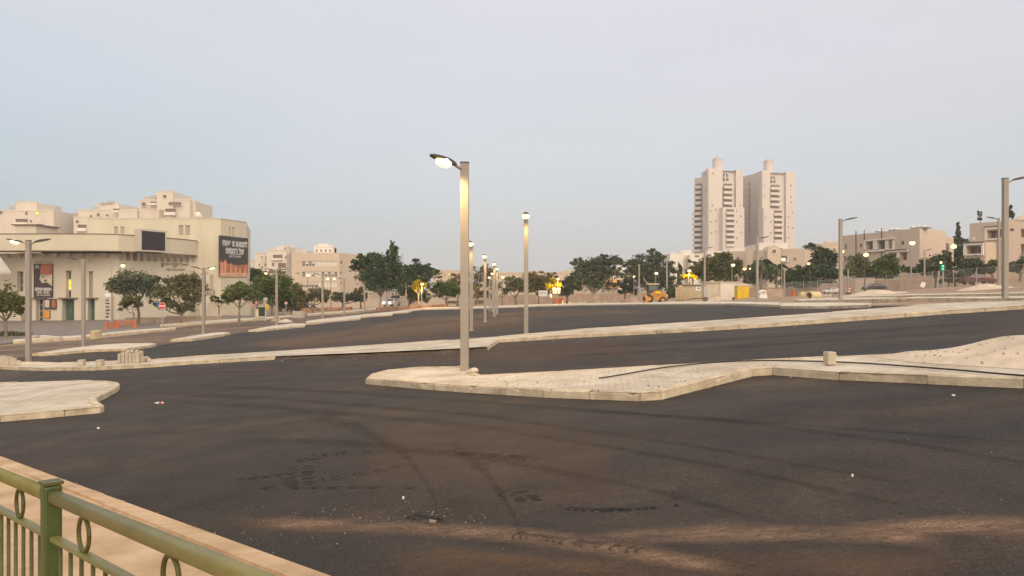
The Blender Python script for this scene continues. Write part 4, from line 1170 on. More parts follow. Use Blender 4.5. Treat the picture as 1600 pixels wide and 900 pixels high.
# ------------------------------------------------------------------ street lamps of the car park
LAMP_H = 4.7
def lamp_light(root, pos, power, col=(1.0, 0.68, 0.27)):
    l = bpy.data.lights.new("lamp_light", 'SPOT'); l.energy = power; l.color = col; l.shadow_soft_size = 0.12
    l.spot_size = R(165); l.spot_blend = 0.6
    o = bpy.data.objects.new("lamp_light", l); COL.objects.link(o); o.parent = root; o.location = pos
    return o

def lamp_meshes():
    d = {}
    return d

def car_park_lamp(label, px, base, top, arms=(), w=0.18, power=0, group="square lamp posts of the car park", D=None):
    """square post; arms = (heading in degrees seen from above, 0 = to the right, 270 = to the viewer; lit?)"""
    p = G(px, base) if D is None else Gd(px, D)
    h = (base - top) / F * p.y
    t = thing("street_lamp", label, "street lamp", (p.x, p.y, p.z), group=group)
    o = MB(); o.box(-w/2, w/2, -w/2, w/2, -0.15, h); o.build("pole", M['pole'], t, bevel=0.012)
    o = MB(); o.box(-w*.7, w*.7, -w*.7, w*.7, 0.0, 0.035); [o.cyl((bx_*w*.55, by_*w*.55, .03), (bx_*w*.55, by_*w*.55, .07), .014, n=6) for bx_ in (-1, 1) for by_ in (-1, 1) if p.y < 35]
    o.build("base_plate", M['steel'], t)
    if p.y < 40:
        o = MB(); o.box(-0.045, 0.045, -w/2-0.004, -w/2+0.01, 0.5, 0.82); o.build("hatch", M['pole'], t)
        o = MB(); o.box(-w/2-.006, w/2+.006, -w/2-.006, w/2+.006, h, h+0.02); o.build("cap", M['head'], t)
    for ang, lit in arms:
        a = R(ang); ca, sa = math.cos(a), math.sin(a)
        W = lambda u, v, z: (ca*u - sa*v, sa*u + ca*v, h + z)
        o = MB(); o.tube([W(w*.4,0,-.14), W(.19,0,-.10), W(.30,0,-.055)], [0.036, 0.032, 0.03], 8); arm = o.build("arm", M['pole'], t)
        hd = MB()
        prof = [(.26,.055,-.075,-.03),(.36,.10,-.065,.005),(.52,.135,-.03,.045),(.72,.125,.012,.072),(.88,.075,.045,.085),(.93,.02,.058,.08)]
        vs = []
        for u, hw, z0, z1 in prof:
            vs += [W(u,-hw,z0), W(u,hw,z0), W(u,hw*.75,z1), W(u,-hw*.75,z1)]
        fs = [(0,3,2,1), tuple(len(vs)-4+k for k in (0,1,2,3))]
        for i in range(len(prof)-1):
            for k in range(4): fs.append((i*4+k, i*4+(k+1)%4, i*4+4+(k+1)%4, i*4+4+k))
        hd.add(vs, fs); head = hd.build("lamp_head", M['head'], t)
        le = MB()
        if lit:
            c = W(.58, 0, -.045)
            vs0 = MB(); vs0.ell((0,0,0), .185, .145, .105, 16, 10)  # lit lens swollen into a ball; the lamp's glare is put into its shape
            le.add([(c[0]+ca*x-sa*y, c[1]+sa*x+ca*y, c[2]+z+0.17*x) for x, y, z in vs0.v], vs0.f)
            le.build("lens", M['lens'], head, smooth=True)
            if power: lamp_light(t, W(.60, 0, -.20), power)
        else:
            vs0 = MB(); vs0.box(-.16, .16, -.09, .09, -.012, .012); c = W(.58, 0, -.018)
            le.add([(c[0]+ca*x-sa*y, c[1]+sa*x+ca*y, c[2]+z+0.19*x) for x, y, z in vs0.v], vs0.f); le.build("lens", M['lensoff'], head)
    return t, p, h

TOW = 268
car_park_lamp("tallest nearest square lamp post, lit, standing on the near traffic island", 726, 588, 255, [(226, True)], 0.172, 80)
car_park_lamp("lit lamp post on the long pale strip right of the nearest post", 822, 523, 338, [(TOW, True)], 0.17, 30)
for i, (px, b, t, lab) in enumerate(((736.5,517,381,"lit lamp post close beside the nearest post, tallest of the middle row"),(758,503,400.5,"lit lamp post second in the receding middle row"),(772.5,495,412,"lit lamp post third in the receding middle row"),
        (776.6,491,419.5,"lit lamp post, rightmost of the tight cluster in the middle row"),(769.5,487.5,427,"lit lamp post, short one left in the tight middle cluster"),(765,486,433,"lit lamp post, shortest and farthest left in the middle cluster"))):
    car_park_lamp(lab, px, b, t, [(TOW, True)], 0.17, 22 if i < 4 else 0)
car_park_lamp("lamp post with one lit and one dark head on the strip at far left", 44.5, 568, 376, [(180, True), (0, False)], 0.18, 110)
car_park_lamp("unlit lamp post on the small island in front of the theatre doors", 130.5, 543, 405, [(180, False)])
car_park_lamp("lamp post by the theatre's right wall, dark head to the left", 318, 521, 418, [(180, False), (10, True)])
car_park_lamp("lamp post with two dark arms in front of the dense green trees", 432.3, 508, 421, [(180, False), (0, False)])
car_park_lamp("unlit lamp post in front of the curved school's shutters", 504, 499, 428, [(180, False)])
car_park_lamp("unlit lamp post at the curved school's right part", 538, 493, 435, [(180, False)])
car_park_lamp("plain thin post left of the big dark tree's trunk", 569.6, 487.5, 446)
car_park_lamp("lamp post before the white car with lit headlights", 604.6, 483.5, 441, [(180, False)])
car_park_lamp("unlit lamp post under the dark spreading tree", 634.3, 483, 441)
for px, b, t, lab, arm in ((896.5,474,433,"shortest unlit post in the far right row",False),(923.3,473.6,427,"unlit post at the left of the orange roofed kiosk",True),(957,473.4,420,"unlit post in front of the orange roofed kiosk",False),
        (998.5,473,413,"unlit post just left of the orange loader",True),(1042,471.5,402,"unlit post just right of the orange loader",False),(1101,470.5,387,"unlit post between the two site containers",True),
        (1183.3,470.5,371,"unlit post beside the yellow portable toilet",True),(1313.5,471.5,342,"unlit post behind the concrete pipes with arm pointing right",True),(1570.5,470.5,279,"tall unlit lamp post at the right edge of the photo",True)):
    car_park_lamp(lab, px, b, t, [(355, False)] if arm else [])

# ------------------------------------------------------------------ older street lamps, lit amber
def round_lamp(label, px, top, D, heads, pole='steel', r=0.05, basez=None, power=0, hr=0.22, cat="street lamp"):
    p = Gd(px, D); h = CH + (450-top)/F*D - p.z
    t = thing("street_lamp", label, cat, p, group="older round street lamps")
    o = MB(); o.tube([(0,0,-.2),(0,0,h*.5),(0,0,h)], [r*1.35, r*1.1, r*.8], 8); o.build("pole", M[pole], t)
    for dx, dz in heads:
        x, z = dx/F*D, h - dz/F*D
        if abs(dx) > 0.5:
            o = MB(); o.tube([(0,0,h-.3),(x*.3,0,z+.12),(x,0,z+.16)], r*.55, 6); o.build("arm", M[pole], t)
        o = MB(); o.ell((x,0,z+.13), hr*1.1, hr*1.1, .10, 12, 5, half=True); hd = o.build("lamp_head", M['head'], t)
        o = MB(); o.ell((x,0,z), hr, hr, hr*.85, 12, 8); o.build("lens", M['oldlens'], hd, smooth=True)
        if power: lamp_light(t, (x, -0.3, z-0.35), power, (1.0, .66, .22))
    return t
round_lamp("curved thin street lamp with a white head beside the theatre's advertising pillar", 174, 415, 88, [(18, 0)], 'steel', 0.05)
round_lamp("brown double-headed lamp post in front of the curved school", 517, 434, 125, [(-5, 1.5), (5, 1.5)], 'brownpost')
round_lamp("amber lamp before the school's left windows", 481, 430, 128, [(0, 0)], 'brownpost')
round_lamp("amber lamp glowing above the dense green trees beside the theatre banner", 415.5, 427, 120, [(0, 0)], 'brownpost')
round_lamp("lamp on a brown post at the end of the middle row", 784.8, 433, 118, [(1, 0)], 'brownpost')
round_lamp("glowing lamp inside the small yellow lit tree", 658.8, 444, 118, [(0.5, 0)], 'pole', 0.05, power=300)
round_lamp("small amber lamp in the dark spreading tree", 634.5, 425, 126, [(0, 0)], 'pole', hr=.16)
round_lamp("glowing lamp beside the yellow lit tree and the two white billboards", 871, 436, 128, [(1, 0)], 'pole', power=320)
round_lamp("small lamp under the tree by the orange roofed kiosk", 990.5, 432, 125, [(0, 0)], 'steel', hr=.2)
round_lamp("lit lamp rising just above the orange loader's cab", 1024.5, 427, 122, [(1, 0)], 'pole', hr=.26)
round_lamp("lit lamp with yellow leaves around it behind the tan container", 1076, 423, 118, [(1, 0)], 'pole', power=320, hr=.26)
round_lamp("lit lamp behind the pale site container", 1143.5, 414, 112, [(2, 0)], 'pole', hr=.27)
round_lamp("double-headed lit lamp in the trees behind the yellow toilet", 1168.5, 417, 124, [(-5, 3), (5, 3)], 'brownpost', hr=.26)
round_lamp("lit lamp in front of the beige porthole house", 1221.5, 405, 104, [(2.5, 0)], 'pole', hr=.26)
round_lamp("small lit lamp at the right corner of the porthole house", 1265.5, 410, 110, [(-2, 2)], 'brownpost', hr=.19)
round_lamp("lit lamp on the tall post left of the long beige flats", 1316.5, 394, 100, [(-1, -1)], 'pole', hr=.26)
round_lamp("lit lamp in front of the long beige flats, between two round trees", 1351, 398, 98, [(2, 0)], 'brownpost', hr=.3)
round_lamp("lit lamp on a pale post in front of the flats' white balconies", 1423.5, 379.5, 82, [(2, 0)], 'pole', 0.06, hr=.27)
round_lamp("bright lit lamp between the two blocks of flats at right", 1482, 386, 96, [(8, -1)], 'brownpost', hr=.33)
for px, b, t, lab, ang in ((1444.5,455,395,"unlit thin post left of the green signal",10),(1560.5,457,352,"second unlit post close left of the rightmost tall lamp",180),(1325,452,415,"thin unlit post right of the pipes",None),(1225.5,460,416,"thin unlit post close beside the porthole house lamp",None),(1150,440,424,"small unlit post behind the containers",None)):
    D = 62 if px == 1560.5 else 92
    car_park_lamp(lab, px, b, t, [] if ang is None else [(ang, False)], 0.14, D=D, group="unlit posts along the far street")

# ------------------------------------------------------------------ trees
nrng = np.random.default_rng(11)
def leaves(lobes, n, size, seed, spread=1.0, clumps=None):
    rg = np.random.default_rng(seed)
    L = np.array(lobes, float)
    wts = (L[:,3]*L[:,4] + L[:,3]*L[:,5] + L[:,4]*L[:,5]); wts /= wts.sum()
    nc = clumps or max(14, n // 45)
    li = rg.choice(len(L), nc, p=wts)
    d = rg.normal(size=(nc, 3)); d /= np.linalg.norm(d, axis=1)[:, None]
    d[:, 2] = np.where(d[:, 2] < -0.5, -d[:, 2]*0.5, d[:, 2])
    rad = 0.30 + 0.72*rg.random(nc)**0.55
    cc = L[li, :3] + d * L[li, 3:] * rad[:, None]
    cs = (0.13 + 0.17*rg.random(nc))*spread; out = rg.random(nc) < 0.16; rad = np.where(out, 1.0+0.22*rg.random(nc), rad); cs = np.where(out, cs*.55, cs); cc = L[li, :3] + d * L[li, 3:] * rad[:, None]
    ci = rg.integers(0, nc, n)
    pos = cc[ci] + rg.normal(size=(n, 3)) * (cs[ci][:, None] * L[li[ci], 3:]) * 0.8
    # leaf quads
    a = rg.normal(size=(n, 3)); a[:, 2] *= 0.6; a /= np.linalg.norm(a, axis=1)[:, None]
    b = rg.normal(size=(n, 3)); b -= a*(a*b).sum(1)[:, None]; b /= np.linalg.norm(b, axis=1)[:, None]
    sz = size*(0.6 + 0.8*rg.random(n))[:, None]
    v = np.empty((n, 4, 3))
    v[:, 0] = pos - a*sz; v[:, 1] = pos + b*sz*0.5; v[:, 2] = pos + a*sz; v[:, 3] = pos - b*sz*0.5
    return v.reshape(-1, 3), cc

def leaf_obj(name, verts, m, parent):
    n = len(verts)//4
    me = bpy.data.meshes.new(name)
    me.vertices.add(n*4); me.vertices.foreach_set("co", verts.astype(np.float32).ravel())
    me.loops.add(n*4); me.loops.foreach_set("vertex_index", np.arange(n*4, dtype=np.int32))
    me.polygons.add(n); me.polygons.foreach_set("loop_start", np.arange(0, n*4, 4, dtype=np.int32)); me.polygons.foreach_set("loop_total", np.full(n, 4, dtype=np.int32))
    me.materials.append(m); me.update(); me.validate()
    o = bpy.data.objects.new(name, me); COL.objects.link(o); o.parent = parent
    return o

TS = [100]
def tree(label, px, D, lobes, n=1800, size=None, m='leaf', bark='bark', tr=0.16, name="tree", cat="tree", group=None, spread=1.0, fork=None, clumps=None, depthf=0.9, trunk=True):
    """lobes of the crown are ellipses measured in the photograph, placed at the tree's own distance"""
    TS[0] += 1
    p = Gd(px, D)
    t = thing(name, label, cat, p, group=group)
    k = D/F
    r3 = np.random.default_rng(TS[0]*7)
    LL = []
    for (x, y, rx, ry) in lobes:
        c = P(x, y, D)
        rd = (rx+ry)/2*k*depthf
        LL.append((c.x-p.x, r3.uniform(-.35,.35)*rd, c.z-p.z, rx*k*1.06, rd*1.1, ry*k*1.10))
    size = (size or max(0.075, 1.15*D/F*1.5))*1.12; n = int(n*1.7)
    v, cc = leaves(LL, n, size, TS[0], spread, clumps)
    leaf_obj("crown" if trunk else "foliage", v, M[m], t)
    if trunk:
        o = MB()
        zc = min(l[2]-l[5]*0.6 for l in LL)
        fk = fork if fork is not None else max(0.5, zc*0.75)
        wob = lambda s: r3.uniform(-s, s)
        top = (wob(.12), wob(.12), fk)
        o.tube([(0,0,-.2),(0,0,.08),(wob(.06),wob(.06),fk*.5),top], [tr*1.5, tr*1.05, tr*.85, tr*.8], 8)
        for l in LL:
            c = Vector((l[0], l[1], l[2])); a = Vector(top); mid = a.lerp(c, .5) + Vector((wob(.2), wob(.2), -0.10*(c-a).length))
            o.tube([a, mid, c], [tr*.62, tr*.42, tr*.16], 6)
            for q in range(3):
                e = c + Vector((r3.normal()*l[3]*.55, r3.normal()*l[4]*.55, abs(r3.normal())*l[5]*.6))
                o.tube([mid.lerp(c, .4+.2*q), e], [tr*.22, tr*.06], 5)
        o.build("trunk", M[bark], t, smooth=True)
    return t

GT, GB = "trees along the left street", "trees beyond the far end"
tree("green tree at the left edge of the photo, in front of the theatre", 9, 62, [(2,468,24,22),(20,478,14,16),(-12,478,20,22),(28,470,8,10)], 2200, .12, 'leafol', tr=.14)
tree("broad dark green tree before the theatre's middle, left of the pair", 216, 80, [(208,438,24,14),(190,452,20,14),(226,452,22,18),(178,440,10,7),(240,436,10,8)], 3000, .13, 'leafdk', group=GT)
tree("small light green bush-like tree low in front of the dark theatre tree", 207, 78, [(206,474,14,12),(196,480,9,7)], 1000, .12, 'leafol', tr=.08, group=GT)
tree("broad green tree behind the leftmost no-entry sign", 283, 79, [(272,456,26,18),(296,452,22,20),(290,438,16,12),(252,464,16,16),(304,470,12,12),(272,478,22,10),(292,480,14,9),(250,478,12,9),(262,440,12,9)], 3800, .13, 'leafol', group=GT)
tree("thin small tree beside the pale wall at the theatre's right corner", 342, 92, [(337,468,7,5),(346,472,9,4),(333,463,4,4)], 350, .12, 'leaf', tr=.10, group=GT)
tree("neat round-headed green tree with a bare trunk right of the theatre", 374, 72, [(374,460,20,13),(360,466,11,10),(388,464,12,12),(376,450,13,8)], 2600, .12, 'leaf', tr=.11, group=GT)
tree("tall dark tree behind, next to the theatre banner", 402, 125, [(402,432,13,12),(396,440,12,10),(412,438,10,10)], 1100, .2, 'leafdk', group=GT)
tree("wide dense green tree behind the double-armed lamp post", 425, 95, [(412,452,18,16),(432,446,20,20),(420,466,22,14),(444,456,12,18)], 3600, .15, 'leaf', group=GT)
tree("olive green tree left of the curved school", 456, 98, [(456,462,18,16),(444,474,14,12),(466,472,12,12),(440,458,8,10)], 2200, .15, 'leafol', group=GT)
tree("olive tree in front of the school's left end", 489, 104, [(484,464,15,10),(500,460,14,11),(508,468,8,9),(474,470,8,7)], 1900, .15, 'leafol', group=GT)
tree("low dark tree in front of the school's right end", 535, 118, [(530,466,12,7),(544,467,12,8),(558,466,12,7)], 1300, .17, 'leafdk', group=GT)
tree("dark leafless looking tree at the right of the school", 564, 122, [(562,454,8,6),(568,460,10,8),(556,462,7,6)], 500, .17, 'leafbr', group=GT)
tree("big dark green tree with a tall spike of leaves, left of centre", 594, 108, [(590,412,24,13),(570,416,18,10),(556,412,7,5),(613,400,9,14),(612,420,18,16),(590,430,26,14),(600,446,26,16),(574,434,12,10),(584,402,10,6),(565,404,7,5),(618,390,6,5)], 6500, .17, 'leafdk', 'barkpale', .17, fork=2.0)
tree("dark brown spreading tree with open twiggy top, left of centre", 640, 122, [(645,420,22,9),(660,428,24,8),(634,436,18,14),(650,442,20,12),(675,425,14,5),(650,408,8,5),(668,414,9,4),(640,458,22,16),(655,466,16,10)], 4800, .16, 'leafdk', 'bark', .15)
tree("small yellow lit tree with pale forked stems, left of centre", 654, 119, [(655,446,10,6),(648,450,7,5),(662,450,6,5)], 700, .14, 'leaflit', 'barkpale', .10, fork=2.0)
tree("round green tree on a short trunk just left of the nearest lamp post", 697, 124, [(697,448,17,10),(686,456,12,9),(710,456,11,9),(697,460,18,8)], 2200, .15, 'leaf', tr=.17, group=GB)
tree("sparse brown tree behind the nearest lamp post", 716, 135, [(712,432,10,5),(718,442,14,8),(706,438,7,4)], 700, .16, 'leafbr', group=GB)
tree("tall wispy brown tree behind the middle row of lamps", 746, 132, [(748,440,14,18),(742,452,12,14),(756,424,9,9),(764,434,12,14),(770,448,12,12),(752,462,18,8)], 2200, .15, 'leafbr', 'barkpale', .11, group=GB, fork=2.2)
tree("olive brown tree right of the middle row of lamps", 806, 136, [(800,444,13,10),(812,452,14,11),(796,456,12,9),(818,444,8,7)], 1900, .17, 'leafol', group=GB)
tree("broad brown tree behind the second lit lamp post", 842, 138, [(836,436,15,10),(850,440,15,10),(828,448,10,10),(842,454,18,9),(862,432,9,5),(826,430,7,5)], 2800, .17, 'leafbr', group=GB)
tree("small tree lit bright yellow by the lamp near the white billboards", 864, 129, [(866,440,7,5),(862,447,7,6),(870,446,5,6),(864,452,6,5)], 900, .15, 'leaflit', group=GB)
tree("dense green bush-like tree right of the white billboards", 886, 132, [(884,446,11,10),(892,438,10,8),(882,456,12,8),(898,450,9,9)], 2200, .16, 'leafdk', group=GB)
tree("large dark tree left of the orange roofed kiosk", 928, 122, [(916,414,18,10),(938,410,18,9),(958,410,13,8),(902,410,8,6),(926,428,26,12),(950,428,22,12),(910,436,14,10),(930,446,22,12),(962,424,9,8),(940,400,10,4)], 6000, .17, 'leafdk', 'barkpale', .2, group=GB)
tree("large dark tree with a domed top behind the loader", 1014, 126, [(1014,404,20,9),(1032,410,18,10),(998,412,16,9),(986,420,12,9),(1014,424,30,12),(1040,424,14,12),(1004,440,26,13),(1034,444,22,14),(1020,394,8,5),(1050,420,6,8)], 6500, .17, 'leafdk', 'bark', .2, group=GB)
tree("dark green bush beside the orange roofed kiosk", 976, 128, [(974,446,12,7),(984,440,9,6),(980,455,14,7)], 1200, .17, 'leafdk', group=GB)
tree("small dark cypress left of the big rounded green tree", 1062, 150, [(1062,428,3,10),(1062,440,5,10),(1062,418,1.8,6)], 700, .18, 'leafdk', "bark", .1)
tree("brown wispy tree by the foot of the towers", 1083, 160, [(1082,412,7,5),(1088,420,9,8),(1080,430,10,10)], 800, .2, 'leafol')
tree("big rounded green tree behind the pale site container", 1124, 130, [(1126,408,20,10),(1110,416,18,12),(1142,416,14,12),(1100,428,14,14),(1124,430,26,16),(1150,424,10,16),(1130,400,12,5)], 5500, .19, 'leafol', group=GB)
tree("low leafy tree glowing yellow beneath the lamp behind the tan container", 1077, 119, [(1075,432,11,5),(1084,430,6,5),(1069,434,7,4)], 800, .15, 'leaflit', 'bark', .07)
tree("dark green tree mass left of the porthole house", 1184, 134, [(1178,428,14,12),(1192,424,12,14),(1200,434,10,12),(1170,436,10,10),(1186,414,8,6)], 3200, .19, 'leafdk', group=GB)
tree("dark hedge-like tree before the right part of the porthole house", 1240, 122, [(1226,432,14,8),(1244,430,18,10),(1260,426,14,11),(1250,440,22,7),(1226,441,12,6)], 3600, .18, 'leafdk')
tree("tall dark pine left of the long beige flats", 1284, 128, [(1272,390,14,6),(1284,398,12,9),(1294,402,12,9),(1280,412,14,10),(1300,414,10,10),(1286,428,24,13),(1305,430,10,12),(1266,384,8,3)], 4600, .19, 'leafdk')
tree("round dark tree in front of the flats, left of two", 1340, 114, [(1340,412,15,11),(1328,424,12,10),(1352,422,12,11),(1340,428,20,9),(1344,404,8,5)], 2800, .17, 'leaf', group="round trees before the flats")
tree("round dark tree in front of the flats, right of two, under white balconies", 1385, 112, [(1384,412,16,10),(1374,424,14,10),(1396,420,11,12),(1384,430,20,8),(1386,403,7,5)], 3000, .17, 'leaf', group="round trees before the flats")
tree("low leafy tree between the two blocks of flats", 1462, 96, [(1454,412,12,10),(1470,410,14,11),(1478,400,7,8),(1486,414,8,9),(1446,418,10,8),(1464,424,22,7)], 3000, .15, 'leafdk')
tree("low dark shrub tree at the foot of the long beige flats", 1425, 108, [(1424,422,10,6),(1436,424,10,6)], 800, .16, 'leafdk')
tree("green tree in front of the flats with white framed balconies", 1521, 93, [(1520,416,14,11),(1510,424,10,9),(1530,424,10,9),(1524,408,8,6)], 2500, .14, 'leafdk')
tree("hanging leafy creeper tree by the low garden wall at right", 1492, 95, [(1490,432,14,6),(1480,438,10,6),(1498,440,6,5)], 1000, .14, 'leafol')
tree("small dark tree just left of the rightmost tall lamp", 1551, 92, [(1551,416,7,8),(1549,424,6,5)], 700, .14, 'leaf')
tree("dark tree at the right edge of the photo", 1594, 90, [(1592,416,13,9),(1606,412,14,11),(1584,422,8,6)], 1800, .14, 'leafdk')
tree("tall dark cypress spire between the two blocks of flats", 1497, 140, [(1497,356,1.6,7),(1497,364,3,8),(1497,374,4,9)], 1100, .16, 'leafdk', "bark", .12, spread=.8)
tree("wide dark tree beneath the cypress spire between the flats", 1499, 138, [(1496,378,13,5),(1506,380,10,5),(1498,392,16,12),(1500,410,15,14),(1500,428,14,12)], 3800, .19, 'leafdk')
tree("thin dark treetop standing above the roof of the right flats", 1531, 150, [(1531,336,1.6,7),(1531,344,3,5)], 260, .15, 'leafdk', "bark", .1)
tree("dark cypress top behind the rightmost tall lamp", 1577, 150, [(1577,330,2.2,8),(1578,338,4.5,6),(1583,336,2,3)], 600, .15, 'leafdk', "bark", .1)
tree("low shrubs growing along the fence behind the pipes", 1260, 116, [(1236,446,14,5),(1262,446,16,5),(1290,444,14,6)], 1500, .15, 'leafdk', name="hedge", cat="hedge", trunk=False)
tree("dark scrubby bush between the loader and the tan container", 1051, 106, [(1049,455,8,7),(1056,462,7,8),(1047,464,7,6)], 900, .12, 'leafdk', name="bush", cat="bush", trunk=False)
tree("grassy weeds on the verge at the left edge", 20, 66, [(8,523,16,4),(28,522,16,3)], 900, .10, 'leafol', name="weeds", cat="weeds", trunk=False)
for k, (px, py, D_) in enumerate(((1189,409,112),(1213,416,114))):
    p = Gd(px, D_); t = thing("palm_tree", ("palm tree with arching fronds left of the porthole house","palm tree with drooping fronds in front of the porthole house")[k], "palm tree", p, group="palms by the porthole house")
    h = CH+(450-py)/F*D_-p.z
    o = MB(); o.tube([(0,0,-.2),(.05,0,h*.5),(0,0,h)], [.2,.15,.13], 8); o.build("trunk", M['bark'], t)
    o = MB()
    for q in range(18):
        a = q*2.4; l = 1.7+.4*math.sin(q*3); up = .9 - (q % 6)*.28
        for sgn in (-1, 1):
            pr = None
            for s_ in range(7):
                tt = s_/6; rr = l*tt; z = h + up*tt*1.2 - 1.5*tt*tt; wd = .30*math.sin(math.pi*min(1, tt*.9+.08))
                c0 = Vector((rr*math.cos(a), rr*math.sin(a), z)); sd_ = Vector((-math.sin(a), math.cos(a), -0.7))*wd*sgn
                cur = (c0, c0+sd_)
                if pr: o.add([pr[0], cur[0], cur[1], pr[1]], [(0,1,2,3)])
                pr = cur
    o.build("crown", M['leafdk'], t)

# ------------------------------------------------------------------ railing beside the photographer
post_D = 2.26; 
ptop = P(80, 757, post_D)
rdir = Vector((dr.x, dr.y, 0)).normalized()       # along the sidewalk edge, towards the viewer's right
if rdir.x < 0: rdir = -rdir
slope = (gz(*(ptop + rdir)[:2]) - gz(*(ptop - rdir)[:2])) / 2
RL = thing("railing", "olive green metal railing with oval rings at the lower left corner", "railing", (ptop.x, ptop.y, gz(ptop.x, ptop.y)+0.15))
base_z = gz(ptop.x, ptop.y)+0.15
Hh = ptop.z - base_z
def rp(s, z, o=0.0):
    n = Vector((-rdir.y, rdir.x, 0))
    return Vector((rdir.x*s + n.x*o, rdir.y*s + n.y*o, z + slope*s))
def railbar(s0, s1, z, hw, hh, mb, m=0):
    vs = []
    for s in (s0, s1):
        # rounded rectangular section
        for k in range(12):
            a = 2*math.pi*k/12
            cx = math.copysign(abs(math.cos(a))**0.55, math.cos(a))*hw; cz = math.copysign(abs(math.sin(a))**0.55, math.sin(a))*hh
            vs.append(rp(s, z+cz, cx))
    fs = [(k, (k+1)%12, 12+(k+1)%12, 12+k) for k in range(12)] + [tuple(range(11,-1,-1)), tuple(range(12,24))]
    return mb.add(vs, fs, m)
SP = 2.0
for i in (-2, -1, 0, 1):
    c = rp(i*SP, 0); o = MB(); rot = math.atan2(rdir.y, rdir.x)
    o.obox((c.x, c.y, c.z + Hh/2 - .05), .046, .046, Hh+.1, rot); pst = o.build("post", M['greenpost'], RL, bevel=.006)
    o = MB(); o.obox((c.x, c.y, c.z + Hh + .006), .052, .052, .008, rot); o.build("cap", M['greendk'], pst)
zr = Hh - 0.031
for i in (-2, -1, 0, 1):
    o = MB(); railbar(i*SP+.033, (i+1)*SP-.033, zr, .017, .0175, o); o.build("top_rail", M['green'], RL, smooth=True)
    o = MB(); railbar(i*SP+.033, (i+1)*SP-.033, zr-.116, .014, .007, o); o.build("middle_rail", M['green'], RL)
    o = MB(); railbar(i*SP+.033, (i+1)*SP-.033, .12, .018, .014, o); o.build("bottom_rail", M['green'], RL)
def s_at(px):
    k_ = (px-800)/F
    return (k_*ptop.y - ptop.x) / (rdir.x - k_*rdir.y)
sb = (s_at(191) - s_at(115)) / 4
sr = s_at(267) - s_at(131)
for i in (-2, -1, 0, 1):
    k = 0; s = i*SP + .033 + sb*.6
    while s < (i+1)*SP - .04:
        if s > -2.2 and s < 1.2:
            o = MB(); o.cyl(rp(s, .13), rp(s, zr-.118), .0056, n=8); o.build("baluster", M['greendk'], RL, smooth=True)
        s += sb
rings = [s_at(31), s_at(131), s_at(267), s_at(267)+sr, s_at(31)-sr, s_at(31)-2*sr]
for s in rings:
    o = MB(); c = zr-.0645
    o.tube([rp(s+.041*math.cos(a*math.pi/12), c+.044*math.sin(a*math.pi/12)) for a in range(25)], .0058, 8, cap=False); o.build("ring", M['greendk'], RL, smooth=True)

# ------------------------------------------------------------------ road signs
def no_entry(label, px, base, cy, rpx, D=None):
    p = G(px, base) if D is None else Gd(px, D); k = p.y/F
    zc = CH + (450-cy)*k - p.z; r = rpx*k
    t = thing("road_sign", label, "road sign", p, group="no-entry signs")
    o = MB(); o.cyl((0,.03,-.1), (0,.03,zc+r*.7), .035, n=8); o.build("pole", M['steel'], t)
    o = MB(); o.cyl((0,.0,zc), (0,-.02,zc), r, n=28); f = o.build("sign_face", M['red'], t)
    o = MB(); o.tube([(r*.99*math.cos(a*math.pi/14), -.012, zc+r*.99*math.sin(a*math.pi/14)) for a in range(29)], .018, 6, cap=False); o.build("rim", M['signw'], f)
    o = MB(); o.box(-r*.72, r*.72, -.03, -.021, zc-r*.16, zc+r*.16); o.build("bar", M['signw'], f)
no_entry("no-entry sign nearest the theatre, in front of the broad green tree", 253.5, 512, 478, 5.2)
no_entry("no-entry sign in front of the round-headed tree", 397.3, 502, 472.3, 4.4, 78)
no_entry("small narrow no-entry sign behind the double-armed lamp post", 447, 497, 473.5, 2.0, 92)
p = G(246.5, 509); k = p.y/F; t = thing("road_sign", "small blue sign on a post left of the nearest no-entry sign", "road sign", p)
o = MB(); o.cyl((0,.03,-.1), (0,.03,36*k), .03, n=8); o.build("pole", M['steel'], t); o = MB(); o.box(-1.9*k, 1.9*k, 0, -.02, 31*k, 37*k); o.build("sign_face", M['blue'], t)
def billboard(label, x0, y0, x1, y1, D, base, marks, tilt=0, legs=(0.1, 0.9)):
    pc = Gd((x0+x1)/2, D); k = D/F
    t = thing("billboard", label, "billboard", pc)
    w = (x1-x0)*k/2; z0, z1 = CH+(450-y1)*k-pc.z, CH+(450-y0)*k-pc.z
    o = MB(); o.obox((0,0,(z0+z1)/2), 2*w, .08, z1-z0, 0, tilt=(0, tilt)); f = o.build("panel", M['signw'], t)
    for l in legs:
        o = MB(); x = -w+2*w*l; o.cyl((x,.05,-.2), (x,.05,z0+.3), .05, n=8); o.build("leg", M['steel'], t)
    for a, b_, c, d in marks:
        o = MB(); o.box(-w+2*w*a, -w+2*w*c, -.055, -.045, z1-(z1-z0)*d, z1-(z1-z0)*b_); o.build("lettering", M['ink'], f)
billboard("wide white billboard with dark printing near the yellow lit tree", 841.5, 454, 855.5, 463, 135, 474, [(.08,.28,.30,.42),(.34,.24,.46,.46),(.52,.36,.60,.44),(.66,.26,.72,.58),(.78,.28,.86,.38),(.1,.62,.4,.7)])
billboard("white stepped billboard on one post right of the wide billboard", 863.5, 450, 875.5, 458.5, 128, 474, [(.1,.45,.3,.6),(.4,.3,.9,.38),(.45,.6,.8,.68)], legs=(.65,))
p = Gd(1442, 78); k = 78/F; t = thing("construction_sign", "tilted white square sign on a stake by the far right street", "sign", p)
z = CH+(450-445)*k-p.z; o = MB(); o.cyl((.05,.03,-.1),(.05,.03,z), .03, n=8); o.build("stake", M['steel'], t); o = MB(); o.obox((0,0,z), .42, .03, .50, 0, tilt=(0,.42)); o.build("panel", M['signw'], t)
